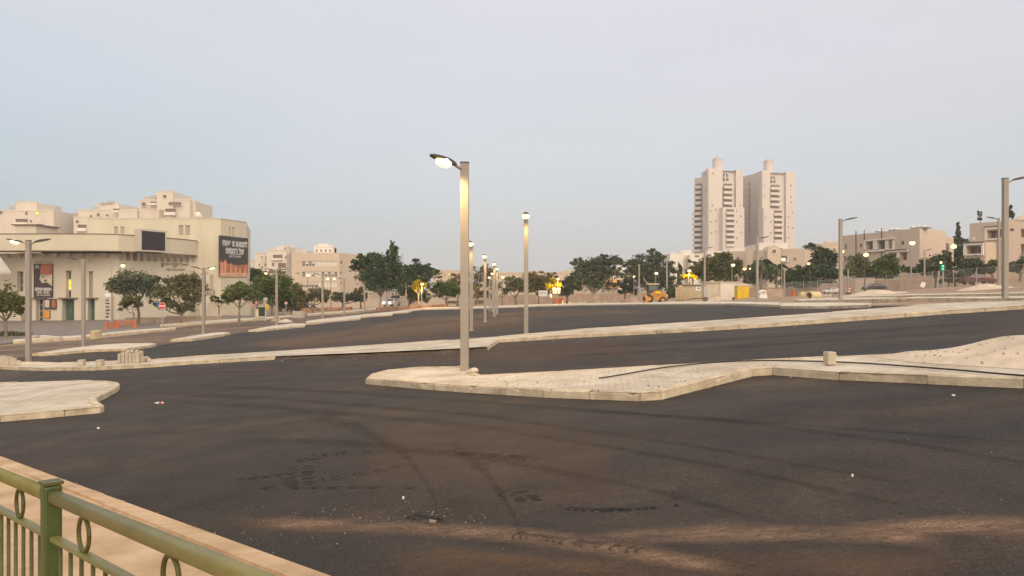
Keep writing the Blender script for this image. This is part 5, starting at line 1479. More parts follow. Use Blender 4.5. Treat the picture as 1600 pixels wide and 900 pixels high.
# red and white hazard post
p = Gd(1326, 74); t = thing("hazard_post", "red and white striped hazard post leaning beside the pipes", "hazard post", p)
k = 74/F; h = CH+(450-448)*k-p.z
for i in range(5):
    z0 = h*(.1+.18*i); o = MB(); o.obox((.03*i, 0, z0+h*.09), .12, .06, h*.18-.01, 0, tilt=(0,.12)); o.build("stripe", M['red' if i % 2 == 0 else 'signw'], t)
o = MB(); o.box(-.2,.2,-.15,.15,-.05,.08); o.build("foot", M['rubber'], t)
# green signal lamp
p = Gd(1472, 84); k = 84/F; t = thing("traffic_signal", "traffic signal with a lit green light by the trees at right", "traffic light", p)
z = CH+(450-416)*k-p.z; o = MB(); o.cyl((-.55,0,-.2),(-.30,0,z-.4),.08,n=8); o.build("pole", M['steel'], t); o = MB(); o.cyl((.1,0,-.2),(.1,0,z-.4),.07,n=8); o.build("pole", M['steel'], t)
o = MB(); o.box(-.35,.35,-.15,.15,z-.5,z+.55); hs = o.build("housing", M['kioskgreen'], t)
for q, mm_ in ((z+.38,'oldlens'),(z+.0,'greenlamp'),(z-.3,'greenlamp')):
    o = MB(); o.ell((0 if mm_ != 'oldlens' else -.2,-.16,q), .13,.04,.12,12,6); o.build("lens", M[mm_], hs)

# advertising pillar with a round white lamp beside the theatre
p = G(170, 500); k = p.y/F; t = thing("advertising_pillar", "narrow grey advertising pillar with a white light box on top before the theatre", "advertising pillar", p)
hz = 44*k; o = MB(); o.box(-4.2*k,4.2*k,-.15,.15,0,36*k); pl = o.build("pillar", M['facep'], t)
for i in range(6):
    o = MB(); o.box(-3.6*k, (1+ (i*37 % 5)*.4)*k, -.165,-.151, (4+i*5.2)*k, (6.2+i*5.2)*k); o.build("lettering", M['poster'], pl)
o = MB(); o.box(-4.8*k,4.8*k,-.2,.2,36.2*k,42*k); o.build("light_box", M['signw'], t)
# ------------------------------------------------------------------ barriers, kerb blocks and small things at the left
def barrier(label, px0, px1, base, top):
    a, b_ = G(px0, base), G(px1, base - 1); k = a.y/F
    t = thing("barrier", label, "barrier", a, world=True); h = (base-top)*k
    d = (b_-a); n = Vector((-d.y, d.x, 0)).normalized()
    for q in (0.0, 1.0):
        c = a.lerp(b_, q); o = MB(); o.cyl((c.x,c.y,c.z),(c.x,c.y,c.z+h),.13,.11,n=12); o.cyl((c.x,c.y,c.z),(c.x,c.y,c.z+.08),.26,n=12); o.build("post", M['orange'], t)
    for z in (.35,.62,.9):
        o = MB(); o.cyl(a+Vector((0,0,h*z)), b_+Vector((0,0,h*z)), .045, n=8); o.build("rail", M['orange'], t)
barrier("orange plastic barrier before the theatre forecourt, left one", 166, 181, 514, 503.5)
barrier("orange plastic barrier before the theatre forecourt, longer right one", 182.5, 211, 513, 501)
# orange safety netting in front of the far wall
def netting(label, pts, h):
    p0 = Gd(*pts[0]); t = thing("safety_net", label, "safety net", p0, world=True)
    o = MB()
    for (a, b_) in zip(pts, pts[1:]):
        A, B_ = Gd(*a), Gd(*b_); k = max(1, int((B_-A).length/1.5))
        for i in range(k):
            q0, q1 = A.lerp(B_, i/k), A.lerp(B_, (i+1)/k); g0, g1 = gz(q0.x,q0.y), gz(q1.x,q1.y)
            h0, h1 = h*(1+.12*math.sin(q0.x*2.1)), h*(1+.12*math.sin(q1.x*2.1))
            vs = [(q0.x,q0.y,g0),(q1.x,q1.y,g1),(q1.x,q1.y,g1+h1),(q0.x,q0.y,g0+h0)]
            o.add(vs + [(x,y+.03,z) for x,y,z in vs], [(0,1,2,3),(7,6,5,4),(3,2,6,7)])
        for i in range(0, k+1, 2):
            q = A.lerp(B_, i/k); m_ = MB(); m_.cyl((q.x,q.y-.05,gz(q.x,q.y)-.1),(q.x,q.y-.05,gz(q.x,q.y)+h*1.2),.035,n=6); m_.build("stake", M['brownpost'], t)
    o.build("net", M['mesh'], t)
netting("sagging orange safety net along the kerb left of centre", [(588,106),(620,112),(655,118),(700,124)], .5)
netting("orange safety net in front of the school's wall", [(470,112),(510,116),(550,116)], .5)

def kblock(label, c, w, d, h, rot=0, group=None, tilt=None, m='conc'):
    o = MB(); o.box(-w/2,w/2,-d/2,d/2,0,h); b = o.build("concrete_block", M[m], None, bevel=.012); b.location = c; b.rotation_euler = (tilt[0] if tilt else 0, tilt[1] if tilt else 0, rot)
    return tag(b, label, "concrete block", group)
GK = "kerb blocks left on the strip"
gi = 0
o0 = G(189, 568, 0.13)
same = "upright concrete kerb block packed in the bundle on the strip at left"
def on(px, py): c = G(px, py, .13); return c
rows = []
k = on(205, 567).y/F
for i, px in enumerate((188.5, 194.0, 199.5, 205.0, 210.5, 215.5)):
    for j in (0, 1):
        c = on(px, 566.5); c.y += j*.24; c.z = gz(c.x, c.y)+.125
        kblock(same, c, 5.1*k, .2, (14.5 + (i % 3)*.5)*k + j*.05, .06*(i-2), "bundled kerb blocks at left")
for px, z_, lab in ((198,15.2,"kerb block lying on top of the bundle, left"),(203.5,15.4,"kerb block lying on top of the bundle, middle"),(211,15,"kerb block lying on top of the bundle, right")):
    c = on(px, 566.5); c.y += .15; c.z += z_*k; kblock(lab, c, 4.2*k, .22, 4.2*k, .3, GK)
for px, py, w, h, r_, lab in ((220.5,565.5,5,10,.2,"short kerb block beside the right of the bundle"),(226,565,4.5,8,-.4,"tilted kerb block right of the bundle"),(231.5,565,4.5,6,.7,"rightmost small kerb block fallen by the bundle"),
        (127.5,571,8,9,.05,"single square block on the strip, left of two"),(156.5,571.5,8.5,9.5,-.05,"single square block on the strip, right of two"),
        (4,569,9,13,.1,"first of the tan blocks at the very left edge"),(13,569.5,8,12,-.1,"second of the tan blocks at the left edge"),(21,570,8,10,.3,"third tan block beside the left lamp post"),(28,570.5,7,7,.6,"small fallen tan block beside the left lamp post")):
    c = on(px, py); kk = c.y/F; kblock(lab, c, w*kk, .25, h*kk, r_, GK)
c = on(1296.5, 569.5); kk = c.y/F
kblock("square tan concrete block standing on the near island by the hose", c, 14*kk, .16, 20*kk, .12)
c = on(741, 583); kk = c.y/F
st = MB(); st.ell((0,0,.05), .09,.08,.06,10,6); st.ell((-.07,.02,.03), .06,.06,.04,8,5); b = st.build("stone", M['paleconc'], None); b.location = c; tag(b, "pale broken stone at the foot of the nearest lamp post", "stone")
c = G(1172, 586); st = MB(); st.obox((0,0,.03), .30,.09,.055,.5,tilt=(.1,.1)); b = st.build("stone", M['rubble'], None, bevel=.01); b.location = c; tag(b, "flat broken kerb piece lying on the asphalt at the island corner", "stone")
c = G(608, 553.5); st = MB(); st.ell((0,0,.06), .10,.09,.07,8,6); b = st.build("stone", M['signw'], None); b.location = c; tag(b, "white stone on the asphalt below the long strip", "stone")

def slab(name, label, cat, px0, px1, base, top, depth, m, D=None, bev=.02):
    a, b_ = (G(px0, base), G(px1, base)) if D is None else (Gd(px0, D), Gd(px1, D))
    k = a.y/F; h = (base-top)*k; w = (px1-px0)*k
    o = MB(); o.prism([(0,0),(w,b_.y-a.y),(w,b_.y-a.y+depth),(0,depth)], -.15, h)
    b = o.build(name, M[m], None, bevel=bev); b.location = a
    return tag(b, label, cat)
slab("concrete_barrier", "long pale concrete barrier lying on the verge before the theatre", "concrete barrier", 62, 119, 531, 524, .5, 'paleconc')
slab("crate", "square tan box on the verge beside the unlit lamp post", "crate", 140.5, 155, 529.5, 517, 1.0, 'pipe')
slab("concrete_barrier", "small grey concrete barrier at the foot of the left lamp post", "concrete barrier", 49, 61, 531, 524, .5, 'conc')
slab("concrete_barrier", "pale square concrete barrier right of the small no-entry sign", "concrete barrier", 456.5, 479.5, 496.5, 486.5, .8, 'paleconc')
slab("utility_box", "pale grey plinth under the green cabinet", "plinth", 399, 415, 500.5, 494.5, 1.0, 'paleconc')
p = Gd(407, 84); k = 84/F
t = thing("utility_cabinet", "dark green cabinet with pale side wall near the second no-entry sign", "cabinet", p); zb_ = CH+(450-494)*k-p.z
o = MB(); o.box(-3*k,4.5*k,0,.7,zb_,zb_+14*k); bd = o.build("body", M['kioskgreen'], t); o = MB(); o.box(-8*k,-3.1*k,0,.5,zb_-5*k,zb_+11*k); o.build("side_wall", M['paleconc'], t)
o = MB(); o.box(-4*k,5*k,-.05,.8,zb_+14.1*k,zb_+15.5*k); o.build("roof", M['greyroof'], t)
p = Gd(415, 80); k = 80/F
t = thing("parking_meter", "thin post with a yellow box and square grey head near the green cabinet", "meter post", p)
h = CH+(450-470)*k-p.z; o = MB(); o.cyl((0,0,-.2),(0,0,h),.06,n=8); o.build("pole", M['paleconc'], t); o = MB(); o.box(-2.6*k,2.6*k,-.15,.15,h,h+5.2*k); o.build("head", M['greyroof'], t)
o = MB(); o.box(.8*k,4.6*k,-.1,.15,h-13*k,h-6.5*k); o.build("box", M['yellow'], t)
# rubble heap by the double lamp
def heap(name, label, cat, px, py, rx, ry, h, m, D=None, seed=1):
    c = G(px, py) if D is None else Gd(px, D); k = c.y/F
    r_ = random.Random(seed); n, q = 20, 7
    o = MB(); vs, fs = [], []
    for j in range(q+1):
        for i in range(n):
            a = 2*math.pi*i/n; rr = j/q*(1+.14*math.sin(3*a+seed)+r_.uniform(-.06,.06))
            x, y = rx*k*rr*math.cos(a), ry*rr*math.sin(a)
            z = h*k*(math.cos(min(1, j/q)*math.pi)*.5+.5)*(1+r_.uniform(-.18,.18)) - (.06 if j == q else 0)
            vs.append((x, y, z + gz(c.x+x, c.y+y) - c.z))
    for j in range(q):
        for i in range(n): fs.append((j*n+i, (j+1)*n+i, (j+1)*n+(i+1)%n, j*n+(i+1)%n))
    o.add(vs, fs); b = o.build(name, M[m], None, smooth=True); b.location = c
    return tag(b, label, cat)
heap("rubble_heap", "rubble heap at the foot of the double-armed lamp post", "rubble heap", 432, 501, 9, .9, 8, 'rubble', seed=3)
heap("rubble_heap", "flat sandy heap right of the double-armed lamp post", "rubble heap", 446, 503, 13, 1.4, 4.5, 'sand', seed=4)
heap("dirt_mound", "pale earth mound left of the orange loader", "earth mound", 986, 472.5, 20, 2.5, 13, 'dirt', 104, seed=5)
heap("dirt_mound", "low earth bank in front of the yellow toilet", "earth mound", 1170, 468, 34, 2.0, 2.4, 'dirt', 78, seed=6)
heap("dirt_mound", "long tan earth bank behind the concrete pipes' island", "earth mound", 1250, 468, 50, 2.2, 3, 'dirt', 68, seed=7)
heap("dirt_mound", "sandy bank running right of the unlit post by the pipes", "earth mound", 1362, 468, 52, 1.6, 6.5, 'sand', 60, seed=8)
heap("dirt_mound", "sandy bank left of the rightmost tall lamp", "earth mound", 1535, 464, 40, 1.6, 7, 'sand', 52, seed=9)
heap("rubble_heap", "small stone heap at the island corner before the loader", "rubble heap", 1118, 471, 18, 1.2, 7, 'sand', 88, seed=10)

# ------------------------------------------------------------------ building site
def wheel(parent, c, r, w, hub='loader'):
    o = MB(); o.tube([(c[0], c[1]-w/2, c[2]), (c[0], c[1]-w/2+.04, c[2]), (c[0], c[1]+w/2-.04, c[2]), (c[0], c[1]+w/2, c[2])], [r*.9, r, r, r*.9], 18); wh = o.build("wheel", M['rubber'], parent, smooth=False)
    o = MB(); o.cyl((c[0], c[1]-w/2-.02, c[2]), (c[0], c[1]-w/2+.05, c[2]), r*.5, n=14); o.build("rim", M[hub], wh)
p = Gd(1024, 92)
t = thing("wheel_loader", "dusty orange wheel loader with a glazed cab on the building site", "loader", p)
def prismy(o, poly, y0, y1):   # side profile in x,z extruded along y
    n = len(poly); vs = [(x, y0, z) for x, z in poly] + [(x, y1, z) for x, z in poly]
    return o.add(vs, [tuple(range(n)), tuple(range(2*n-1, n-1, -1))] + [(i, n+i, n+(i+1)%n, (i+1)%n) for i in range(n)])
o = MB(); prismy(o, [(-.75,.35),(1.15,.30),(1.3,.75),(1.25,1.05),(.45,1.42),(-.1,1.45),(-.75,.9)], -.55, .6); o.build("body", M['loader'], t, bevel=.03)
o = MB(); prismy(o, [(-.15,1.08),(.4,1.05),(.5,1.32),(-.05,1.42)], -.64, -.56); o.build("side_panel", M['yellow'], t)
o = MB()
for x, y in ((-.85,-.5),(-.85,.5),(.22,-.5),(.22,.5)): o.box(x-.05,x+.05,y-.05,y+.05,.9,2.1)
cabf = o.build("cab", M['card'], t)
o = MB(); o.box(-.78,.15,-.48,.48,1.45,2.08); o.build("cab_glass", M['glassg'], cabf)
o = MB(); o.box(-.98,.36,-.62,.62,2.1,2.26); o.build("cab_roof", M['tarp'], t, bevel=.03)
for x, y in ((-.85,-.55),(-.85,.55),(.75,-.5),(.75,.5)): wheel(t, (x, y, .38 if x > 0 else .5), .38 if x > 0 else .52, .3)
o = MB(); prismy(o, [(-1.35,.05),(-1.0,.05),(-.95,.75),(-1.2,1.0),(-1.38,.9),(-1.25,.45)], -.85, .85); o.build("bucket", M['loader'], t)
for y in (-.4,.4):
    o = MB(); o.tube([(-.2,y,1.2),(-.75,y,1.0),(-1.2,y,.6)], .07, 6); o.build("arm", M['loader'], t)
o = MB(); o.tube([(-.7,.55,2.2),(-1.1,.6,2.55),(-1.25,.62,2.9)], .045, 6); o.build("exhaust", M['steel'], t)
o = MB(); o.ell((1.32,-.35,.85),.06,.14,.14,10,6); o.build("rear_lamp", M['signw'], t)

def site_container(label, px0, px1, base, top, D, m, extra=None, split=None):
    p = Gd((px0+px1)/2, D); k = D/F; w = (px1-px0)*k; z0 = CH+(450-base)*k-p.z; z1 = CH+(450-top)*k-p.z
    t = thing("site_container", label, "container", p)
    o = MB(); o.box(-w/2,w/2,0,2.4,z0-.3,z1); bd = o.build("body", M[m], t)
    o = MB()
    n = int(w/.28)
    for i in range(n):
        x = -w/2 + (i+.5)*w/n; o.box(x-.05,x+.05,-.035,-.002,z0,z1-.15)
    o.build("ribs", M[m], t)
    o = MB(); o.box(-w/2-.12,w/2+.12,-.2,2.6,z1+.003,z1+.10); o.build("roof", M['shade' if m == 'container' else 'paleconc'], t)
    return t, w, z0, z1, k
t, w, z0, z1, k = site_container("tan site container with a white notice and a torn tarpaulin", 1064, 1095.5, 470.5, 446, 96, 'container')
o = MB(); o.box(w*.22,w*.47,-.06,-.045,z0+(z1-z0)*.66,z0+(z1-z0)*.92); nt_ = o.build("notice", M['signw'], t); o = MB(); o.box(w*.30,w*.44,-.07,-.062,z0+(z1-z0)*.78,z0+(z1-z0)*.86); o.build("lettering", M['ink'], nt_)
p = Gd(1061, 95); k = 95/F; t = thing("tarpaulin", "torn tan tarpaulin draped at the left of the tan container", "tarpaulin", p)
o = MB(); vs, fs = [], []
for i in range(10):
    for j in range(8):
        x = (-6+14*i/9)*k; z = (24*j/7)*k*(1-.10*math.sin(i*.9)); vs.append((x, -.25*math.sin(i*1.7)*.5*(1-j/9)-.05, z))
for i in range(9):
    for j in range(7): fs.append((i*8+j,(i+1)*8+j,(i+1)*8+j+1,i*8+j+1))
o.add(vs, fs); b = o.build("cloth", M['tarp'], t, smooth=True); sm_ = b.modifiers.new("thick", 'SOLIDIFY'); sm_.thickness = .03
t, w, z0, z1, k = site_container("pale site container with a whitewashed blockwork right end", 1104, 1152, 470, 441.5, 88, 'paleconc')
o = MB(); o.box(-w*.06,w/2-.02,-.09,-.04,z0,z1-.02); wf = o.build("whitewashed_face", M['whiter'], t)
o = MB()
for i in range(1, 8): z = z0+(z1-z0)*i/8; o.box(-w*.06,w/2-.02,-.094,-.086,z-.012,z+.012)
o.build("joints", M['conc'], wf)
o = MB(); o.box(w*.33,w*.42,-.1,-.085,z0+.1,z0+.38); o.build("hatch", M['dark'], t)
p = Gd(1102.5, 82); k = 82/F; t = thing("trailer", "small rusty trailer with one wheel and a drawbar in front of the containers", "trailer", p)
wheel(t, (0,0,.22), .24, .12, 'rubble'); o = MB(); o.box(-1.15,.3,-.1,.5,.25,.36); o.build("bed", M['brownpost'], t); o = MB(); o.cyl((-1.15,.2,.30),(-1.9,.2,.12),.04,n=8); o.build("drawbar", M['brownpost'], t)
o = MB(); o.box(-.18,.16,.05,.3,.36,1.55); o.build("upright", M['steel'], t)
p = Gd(1161.5, 84); k = 84/F; t = thing("portable_toilet", "bright yellow portable toilet with a domed pale roof", "portable toilet", p)
w = 18.5*k; h = CH+(450-447)*k-p.z
o = MB(); o.box(-w/2,w/2,0,1.2,-.1,h); o.build("cabin", M['yellow'], t, bevel=.03)
o = MB(); o.box(-.03,w/2-.08,-.035,-.005,.12,h-.1); d_ = o.build("door", M['yellow'], t); o = MB(); o.box(.02,.10,-.06,-.037,h*.45,h*.55); o.build("handle", M['greyroof'], d_)
o = MB(); prismy(o, [(-w/2-.03,h+.005),(w/2+.03,h+.005),(w/2-.15,h+.2),(0,h+.28),(-w/2+.15,h+.2)], -.05, 1.25); o.build("roof", M['paleconc'], t)
o = MB(); o.box(-w*.4,-.12,-.015,-.002,h*.72,h*.84); o.build("vent", M['tarp'], t)
p = Gd(1191, 82); k = 82/F; t = thing("cement_mixer", "white site machine with a round drum beside the unlit post", "cement mixer", p); zt_ = CH+(450-453)*k-p.z
o = MB(); prismy(o, [(-.45,-.1),(.48,-.1),(.36,.38),(-.3,.42)], -.35,.35); o.build("chassis", M['signw'], t); o = MB(); o.ell((0,0,zt_-.32),.46,.42,.34,14,8); o.build("drum", M['whiter'], t, smooth=True)
o = MB(); o.tube([(.2,-.38,zt_-.3),(.05,-.42,zt_-.18),(-.18,-.42,zt_-.22)],.05,6); o.build("handle", M['shade'], t)
slab("concrete_wall", "grey precast wall panel standing behind the white site machine", "concrete panel", 1195, 1225, 461, 447.5, .4, 'stone', D=96)
# pipes
def pipe(label, px, py, rpx, lpx, D, m='pipe', rot=-.12):
    c = P(px, py, D); k = D/F; r = rpx*k; l = lpx*k
    t = thing("concrete_pipe", label, "concrete pipe", (c.x, c.y, c.z-r), rot=rot, group="concrete pipes on the site")
    n = 28; o = MB(); vs, fs = [], []
    prof = [(-.02,.78),(-.02,1.06),(.12,1.10),(.22,1.06),(.24,1.0),(l,1.0),(l,.78),(.0,.78)]
    for x, q in prof:
        for i in range(n):
            a = 2*math.pi*i/n; vs.append((x, r*q*math.cos(a), r+r*q*math.sin(a)))
    for j in range(len(prof)-1):
        for i in range(n): fs.append((j*n+i, j*n+(i+1)%n, (j+1)*n+(i+1)%n, (j+1)*n+i))
    o.add(vs, fs); o.build("pipe_wall", M[m], t, smooth=False)
    o = MB(); o.cyl((l*.85,0,r),(l*.9,0,r), r*.77, n=20); o.build("shade_disc", M['dark'], t)  # black disc inside the pipe; the shade there is put into its colour
    o = MB(); o.obox((l*.3,0,-.03),.15,r*1.5,.12); o.obox((l*.8,0,-.03),.15,r*1.5,.12); o.build("chock", M['brownpost'], t)
pipe("large cream concrete pipe with its open end facing left", 1264, 462, 6.4, 24, 58, rot=.6)
pipe("smaller grey concrete pipe with a dark mouth right of the cream pipe", 1300, 463.5, 3.4, 13, 59, 'conc', rot=2.5)
slab("crate", "pale yellow block lying left of the large cream pipe", "crate", 1251, 1259, 465, 456.5, .6, 'pipe', D=70)
p = Gd(1240, 76); k = 76/F; t = MB(); t.tube([(0,0,-.05),(0,0,.1),(0,0,.45),(0,0,.6)],[.16,.17,.16,.15],12); b = t.build("barrel", M['orange'], None); b.location = p; tag(b, "small red barrel left of the large cream pipe", "barrel")
for px, lab in ((868.5,"red barrel left of the billboard's post"),(876,"red barrel right of the billboard's post, beside a white bag")):
    p = Gd(px, 132); t = MB(); t.tube([(0,0,-.05),(0,0,.3),(0,0,.9),(0,0,1.0)],[.42,.45,.44,.4],14); b = t.build("barrel", M['orange'], None); b.location = p; tag(b, lab, "barrel", "red barrels by the billboards")
slab("sack", "upright white sack beside the red barrel", "sack", 878.5, 880.5, 474.5, 468, .2, 'signw', D=131)
p = Gd(861.5, 131); k = 131/F; t = thing("round_lamp", "low white glowing globe between the two billboards", "globe lamp", p); z = CH+(450-462)*k-p.z
o = MB(); o.cyl((0,0,-.1),(0,0,z-.2),.05,n=8); o.build("pole", M['steel'], t); o = MB(); o.ell((0,0,z),.24,.24,.27,12,8); o.build("globe", M['oldlens'], t)
p = Gd(882, 134); k = 134/F; t = thing("canopy", "small pinkish red awning behind the red barrels", "awning", p); z = CH+(450-460)*k-p.z
o = MB(); prismy(o, [(-1.0,z-.25),(.7,z+.3),(.9,z+.2),(-.4,z-.35)], 0, 1.2); o.build("cover", M['cap'], t)
for x in (-.5,.6):
    o = MB(); o.cyl((x,.3,-.1),(x,.3,z+(.1 if x > 0 else -.2)),.04,n=6); o.build("leg", M['steel'], t)
for i, px in enumerate((889, 905, 912, 933, 944)):
    slab("concrete_block", "pale concrete block in the row along the far kerb", "concrete block", px, px+4.5, 473.4, 469.6, .5, 'paleconc', D=128)["group"] = "concrete blocks along the far kerb"
for i, (px, lab) in enumerate(((706,"low dark bench before the round green tree"),(750,"low dark bench behind the middle lamp posts"))):
    p = Gd(px, 132); t = thing("bench", lab, "bench", p, group="benches along the far wall")
    o = MB(); o.box(-.9,.9,-.2,.25,.42,.5); o.build("seat", M['brownpost'], t); o = MB(); o.box(-.9,.9,.22,.28,.55,.95); o.build("backrest", M['brownpost'], t)
    for x in (-.75,.75):
        o = MB(); o.box(x-.05,x+.05,-.18,.26,-.1,.42); o.build("leg", M['brownpost'], t)

# wire fence of the site at the right
p0 = Gd(1228, 92)
t = thing("wire_fence", "see-through wire fence on steel posts along the far right street", "fence", p0, world=True)
fpts = [(1222,94),(1237.5,92),(1255.5,90),(1277,88),(1302,86),(1326,84),(1354,82),(1385,79),(1420,76),(1457,73),(1490,71),(1526,69),(1562,67),(1600,65),(1660,62)]
W_ = MB()
for i, (px, D_) in enumerate(fpts):
    c = Gd(px, D_); o = MB(); o.cyl((c.x,c.y,c.z-.2),(c.x,c.y,c.z+1.55),.032,n=8); o.build("post", M['steel'], t)
    if i:
        a = Gd(*fpts[i-1])
        for z in (.08,.8,1.5): W_.cyl(a+Vector((0,0,z)), c+Vector((0,0,z)), .010, n=5)
        n = 14
        for q in range(n):
            u0, u1 = q/n, (q+1)/n
            W_.cyl(a.lerp(c,u0)+Vector((0,0,.08)), a.lerp(c,min(1,u0+3/n))+Vector((0,0,1.5)), .005, n=4); W_.cyl(a.lerp(c,u1)+Vector((0,0,.08)), a.lerp(c,max(0,u1-3/n))+Vector((0,0,1.5)), .005, n=4)
W_.build("wire_mesh", M['steel'], t)

# ------------------------------------------------------------------ cars
def car(label, px, D, m, rot, lit=False, sc=1.0, zoff=0.0):
    p = Gd(px, D); p.z += zoff
    t = thing("parked_car", label, "car", p, rot=rot, scale=sc)
    o = MB(); prof = [(-2.1,.35),(-2.15,.75),(-1.7,.92),(-.9,.97),(-.35,1.42),(.95,1.45),(1.6,1.02),(2.05,.95),(2.12,.4)]
    n = len(prof); vs = []
    for y, f_ in ((-.86,1),(.86,1)):
        for x, z in prof: vs.append((x, y*(.82 if z > 1.2 else 1), z))
    o.add(vs, [tuple(range(n)), tuple(range(2*n-1,n-1,-1))] + [(i, n+i, n+(i+1)%n, (i+1)%n) for i in range(n)]); o.build("body", M[m], t, bevel=.06)
    for y in (-1, 1):
        o = MB(); yy = .80*y; o.add([(-.75,yy*1.04,1.02),(1.35,yy*1.04,1.03),(.85,yy*.92,1.37),(-.32,yy*.92,1.35)], [(0,1,2,3)]); o.add([(-.75,yy*1.055,1.02),(1.35,yy*1.055,1.03),(.85,yy*.935,1.37),(-.32,yy*.935,1.35)], [(0,1,2,3)]); o.build("side_window", M['glass'], t)
        o = MB(); o.ell((-2.12,.6*y,.68),.06,.19,.13,10,6); o.build("headlight", M['headlight' if lit else 'signw'], t)
        for x in (-1.35,1.3): wheel(t, (x, .78*y, .31), .31, .2, 'steel')
    o = MB(); o.add([(-.93,-.68,1.0),(-.93,.68,1.0),(-.40,.60,1.39),(-.40,-.60,1.39)], [(0,1,2,3)]); o.add([(-.96,-.68,1.005),(-.96,.68,1.005),(-.43,.60,1.395),(-.43,-.60,1.395)], [(0,1,2,3)]); o.build("windscreen", M['glass'], t)
    return t
car("white car with both headlights lit coming along the far left street", 612, 122, 'carw', R(74), True, zoff=.35, sc=.85)
car("dark red car parked by the garden wall at far right", 1527, 92, 'carr', R(180), sc=.85)
car("dark car parked before the orange stone wall", 1366, 102, 'card', R(8), sc=.7)
car("pale car behind the site, just left of the tall unlit post", 1300, 112, 'carw', R(10), sc=.6)
car("dark car in shade under the trees left of the school", 472, 118, 'card', R(150))
car("black car in shade under the olive tree", 455, 116, 'card', R(160))

# ------------------------------------------------------------------ near details on the asphalt and the island
hp = [(936,592.5),(960,589),(1000,582),(1040,575.5),(1090,570),(1140,566.5),(1190,565),(1245,565.5),(1300,567),(1360,570),(1430,575),(1500,580.5),(1560,586),(1640,592)]
pts = []
for x, y in hp:
    c = G(x, y, .13); c.z = gz(c.x, c.y)+.13+.02
    pts.append(c)
# smooth the hose through its points
fine = []
for i in range(len(pts)-1):
    p0_, p1_, p2_, p3_ = pts[max(0,i-1)], pts[i], pts[i+1], pts[min(len(pts)-1,i+2)]
    for s in range(6):
        u = s/6; fine.append(.5*((2*p1_)+(p2_-p0_)*u+(2*p0_-5*p1_+4*p2_-p3_)*u*u+(3*p1_-p0_-3*p2_+p3_)*u**3))
for q in fine: q.z = gz(q.x, q.y)+.13+.018+sandz(q.x, q.y, False)
o = MB(); o.tube(fine, .012, 8); b = o.build("hose", M['hose'], None, smooth=True); tag(b, "thin black hose snaking over the near island and sand", "hose")
# bottle
c = G(250, 631); t = thing("plastic_bottle", "crushed clear plastic bottle with a red label lying on the asphalt", "bottle", c, rot=.12, scale=.55)
o = MB(); o.tube([(-.17,0,.03),(-.155,0,.035),(-.10,0,.037),(-.02,0,.033)],[.012,.02,.036,.036],12); o.tube([(.045,0,.034),(.10,0,.036),(.125,0,.036)],[.036,.037,.03],12); o.build("body", M['plasticw'], t, smooth=True)
o = MB(); o.tube([(-.022,0,.034),(.047,0,.034)],[.037,.037],12); o.build("label_band", M['red'], t, smooth=True); o = MB(); o.cyl((-.185,0,.03),(-.168,0,.03),.014,n=10); o.build("cap", M['signw'], t)
def scrap(label, px, py, w, d, rot, m='signw'):
    c = G(px, py); o = MB(); o.obox((0,0,.012), w, d, .02, rot, tilt=(.1,.15)); b = o.build("litter", M[m], None); b.location = c; tag(b, label, "litter", "litter on the asphalt")
scrap("white paper scrap on the asphalt, lower left", 153.5, 670, .035, .03, .4); scrap("white paper scrap on the asphalt above the dust streak", 630, 780, .016, .010, .2); scrap("long pale splinter on the asphalt just above the dust streak", 676, 817, .05, .008, .05, 'rubble')
scrap("pale chip on the asphalt, lower right", 1332, 745, .012, .010, .2); scrap("pale flake on the dark asphalt right of the island", 1490, 619, .04, .025, .7)

# tyre prints: rows of tread marks pressed on the surface
def prints(path, w, step, mat_='tread', lug=.5, lift=.004):
    mb = MB(); W3 = [G(x, y) for x, y in path]
    for a, b_ in zip(W3, W3[1:]):
        L_ = (b_-a).length; n = max(1, int(L_/step)); d = (b_-a).normalized(); nn = Vector((-d.y, d.x, 0)).normalized()
        for i in range(n):
            if rnd.random() < .22: continue
            c = a.lerp(b_, (i+.5)/n)
            for sgn in (-1, 1):
                if rnd.random() < .15: continue
                q0 = c + nn*sgn*w*.08*rnd.uniform(.6,1.4); q1 = c + nn*sgn*w*.5*rnd.uniform(.7,1.1) + d*step*.6
                e = d*step*lug*.5
                vs = [q0-e, q1-e*.8, q1+e*.8, q0+e]
                mb.add([(v.x, v.y, gz(v.x, v.y)+lift) for v in vs], [(0,1,2,3)])
    return mb
mb = MB()
for path, w, st_ in (([(500,752),(540,745),(590,737),(632,726)],.20,.045),([(940,798),(1000,796),(1060,790)],.08,.05),([(700,706),(780,712),(850,719)],.16,.06),([(470,724),(500,712),(540,708)],.26,.07),([(555,707),(620,706),(700,707),(760,711),(845,718)],.16,.07),([(470,728),(466,745),(472,760)],.3,.06),
        ([(400,763),(470,763),(560,762),(650,763)],.10,.16),([(640,806),(665,812),(690,820)],.16,.05),([(780,770),(815,772),(830,784)],.2,.05),([(880,794),(930,798),(1000,796)],.10,.06),([(360,752),(420,745),(480,738)],.12,.12)):
    q = prints(path, w, st_); mb.add(q.v, q.f)
tag(mb.build("tyre_prints", M['tread']), kind="stuff")

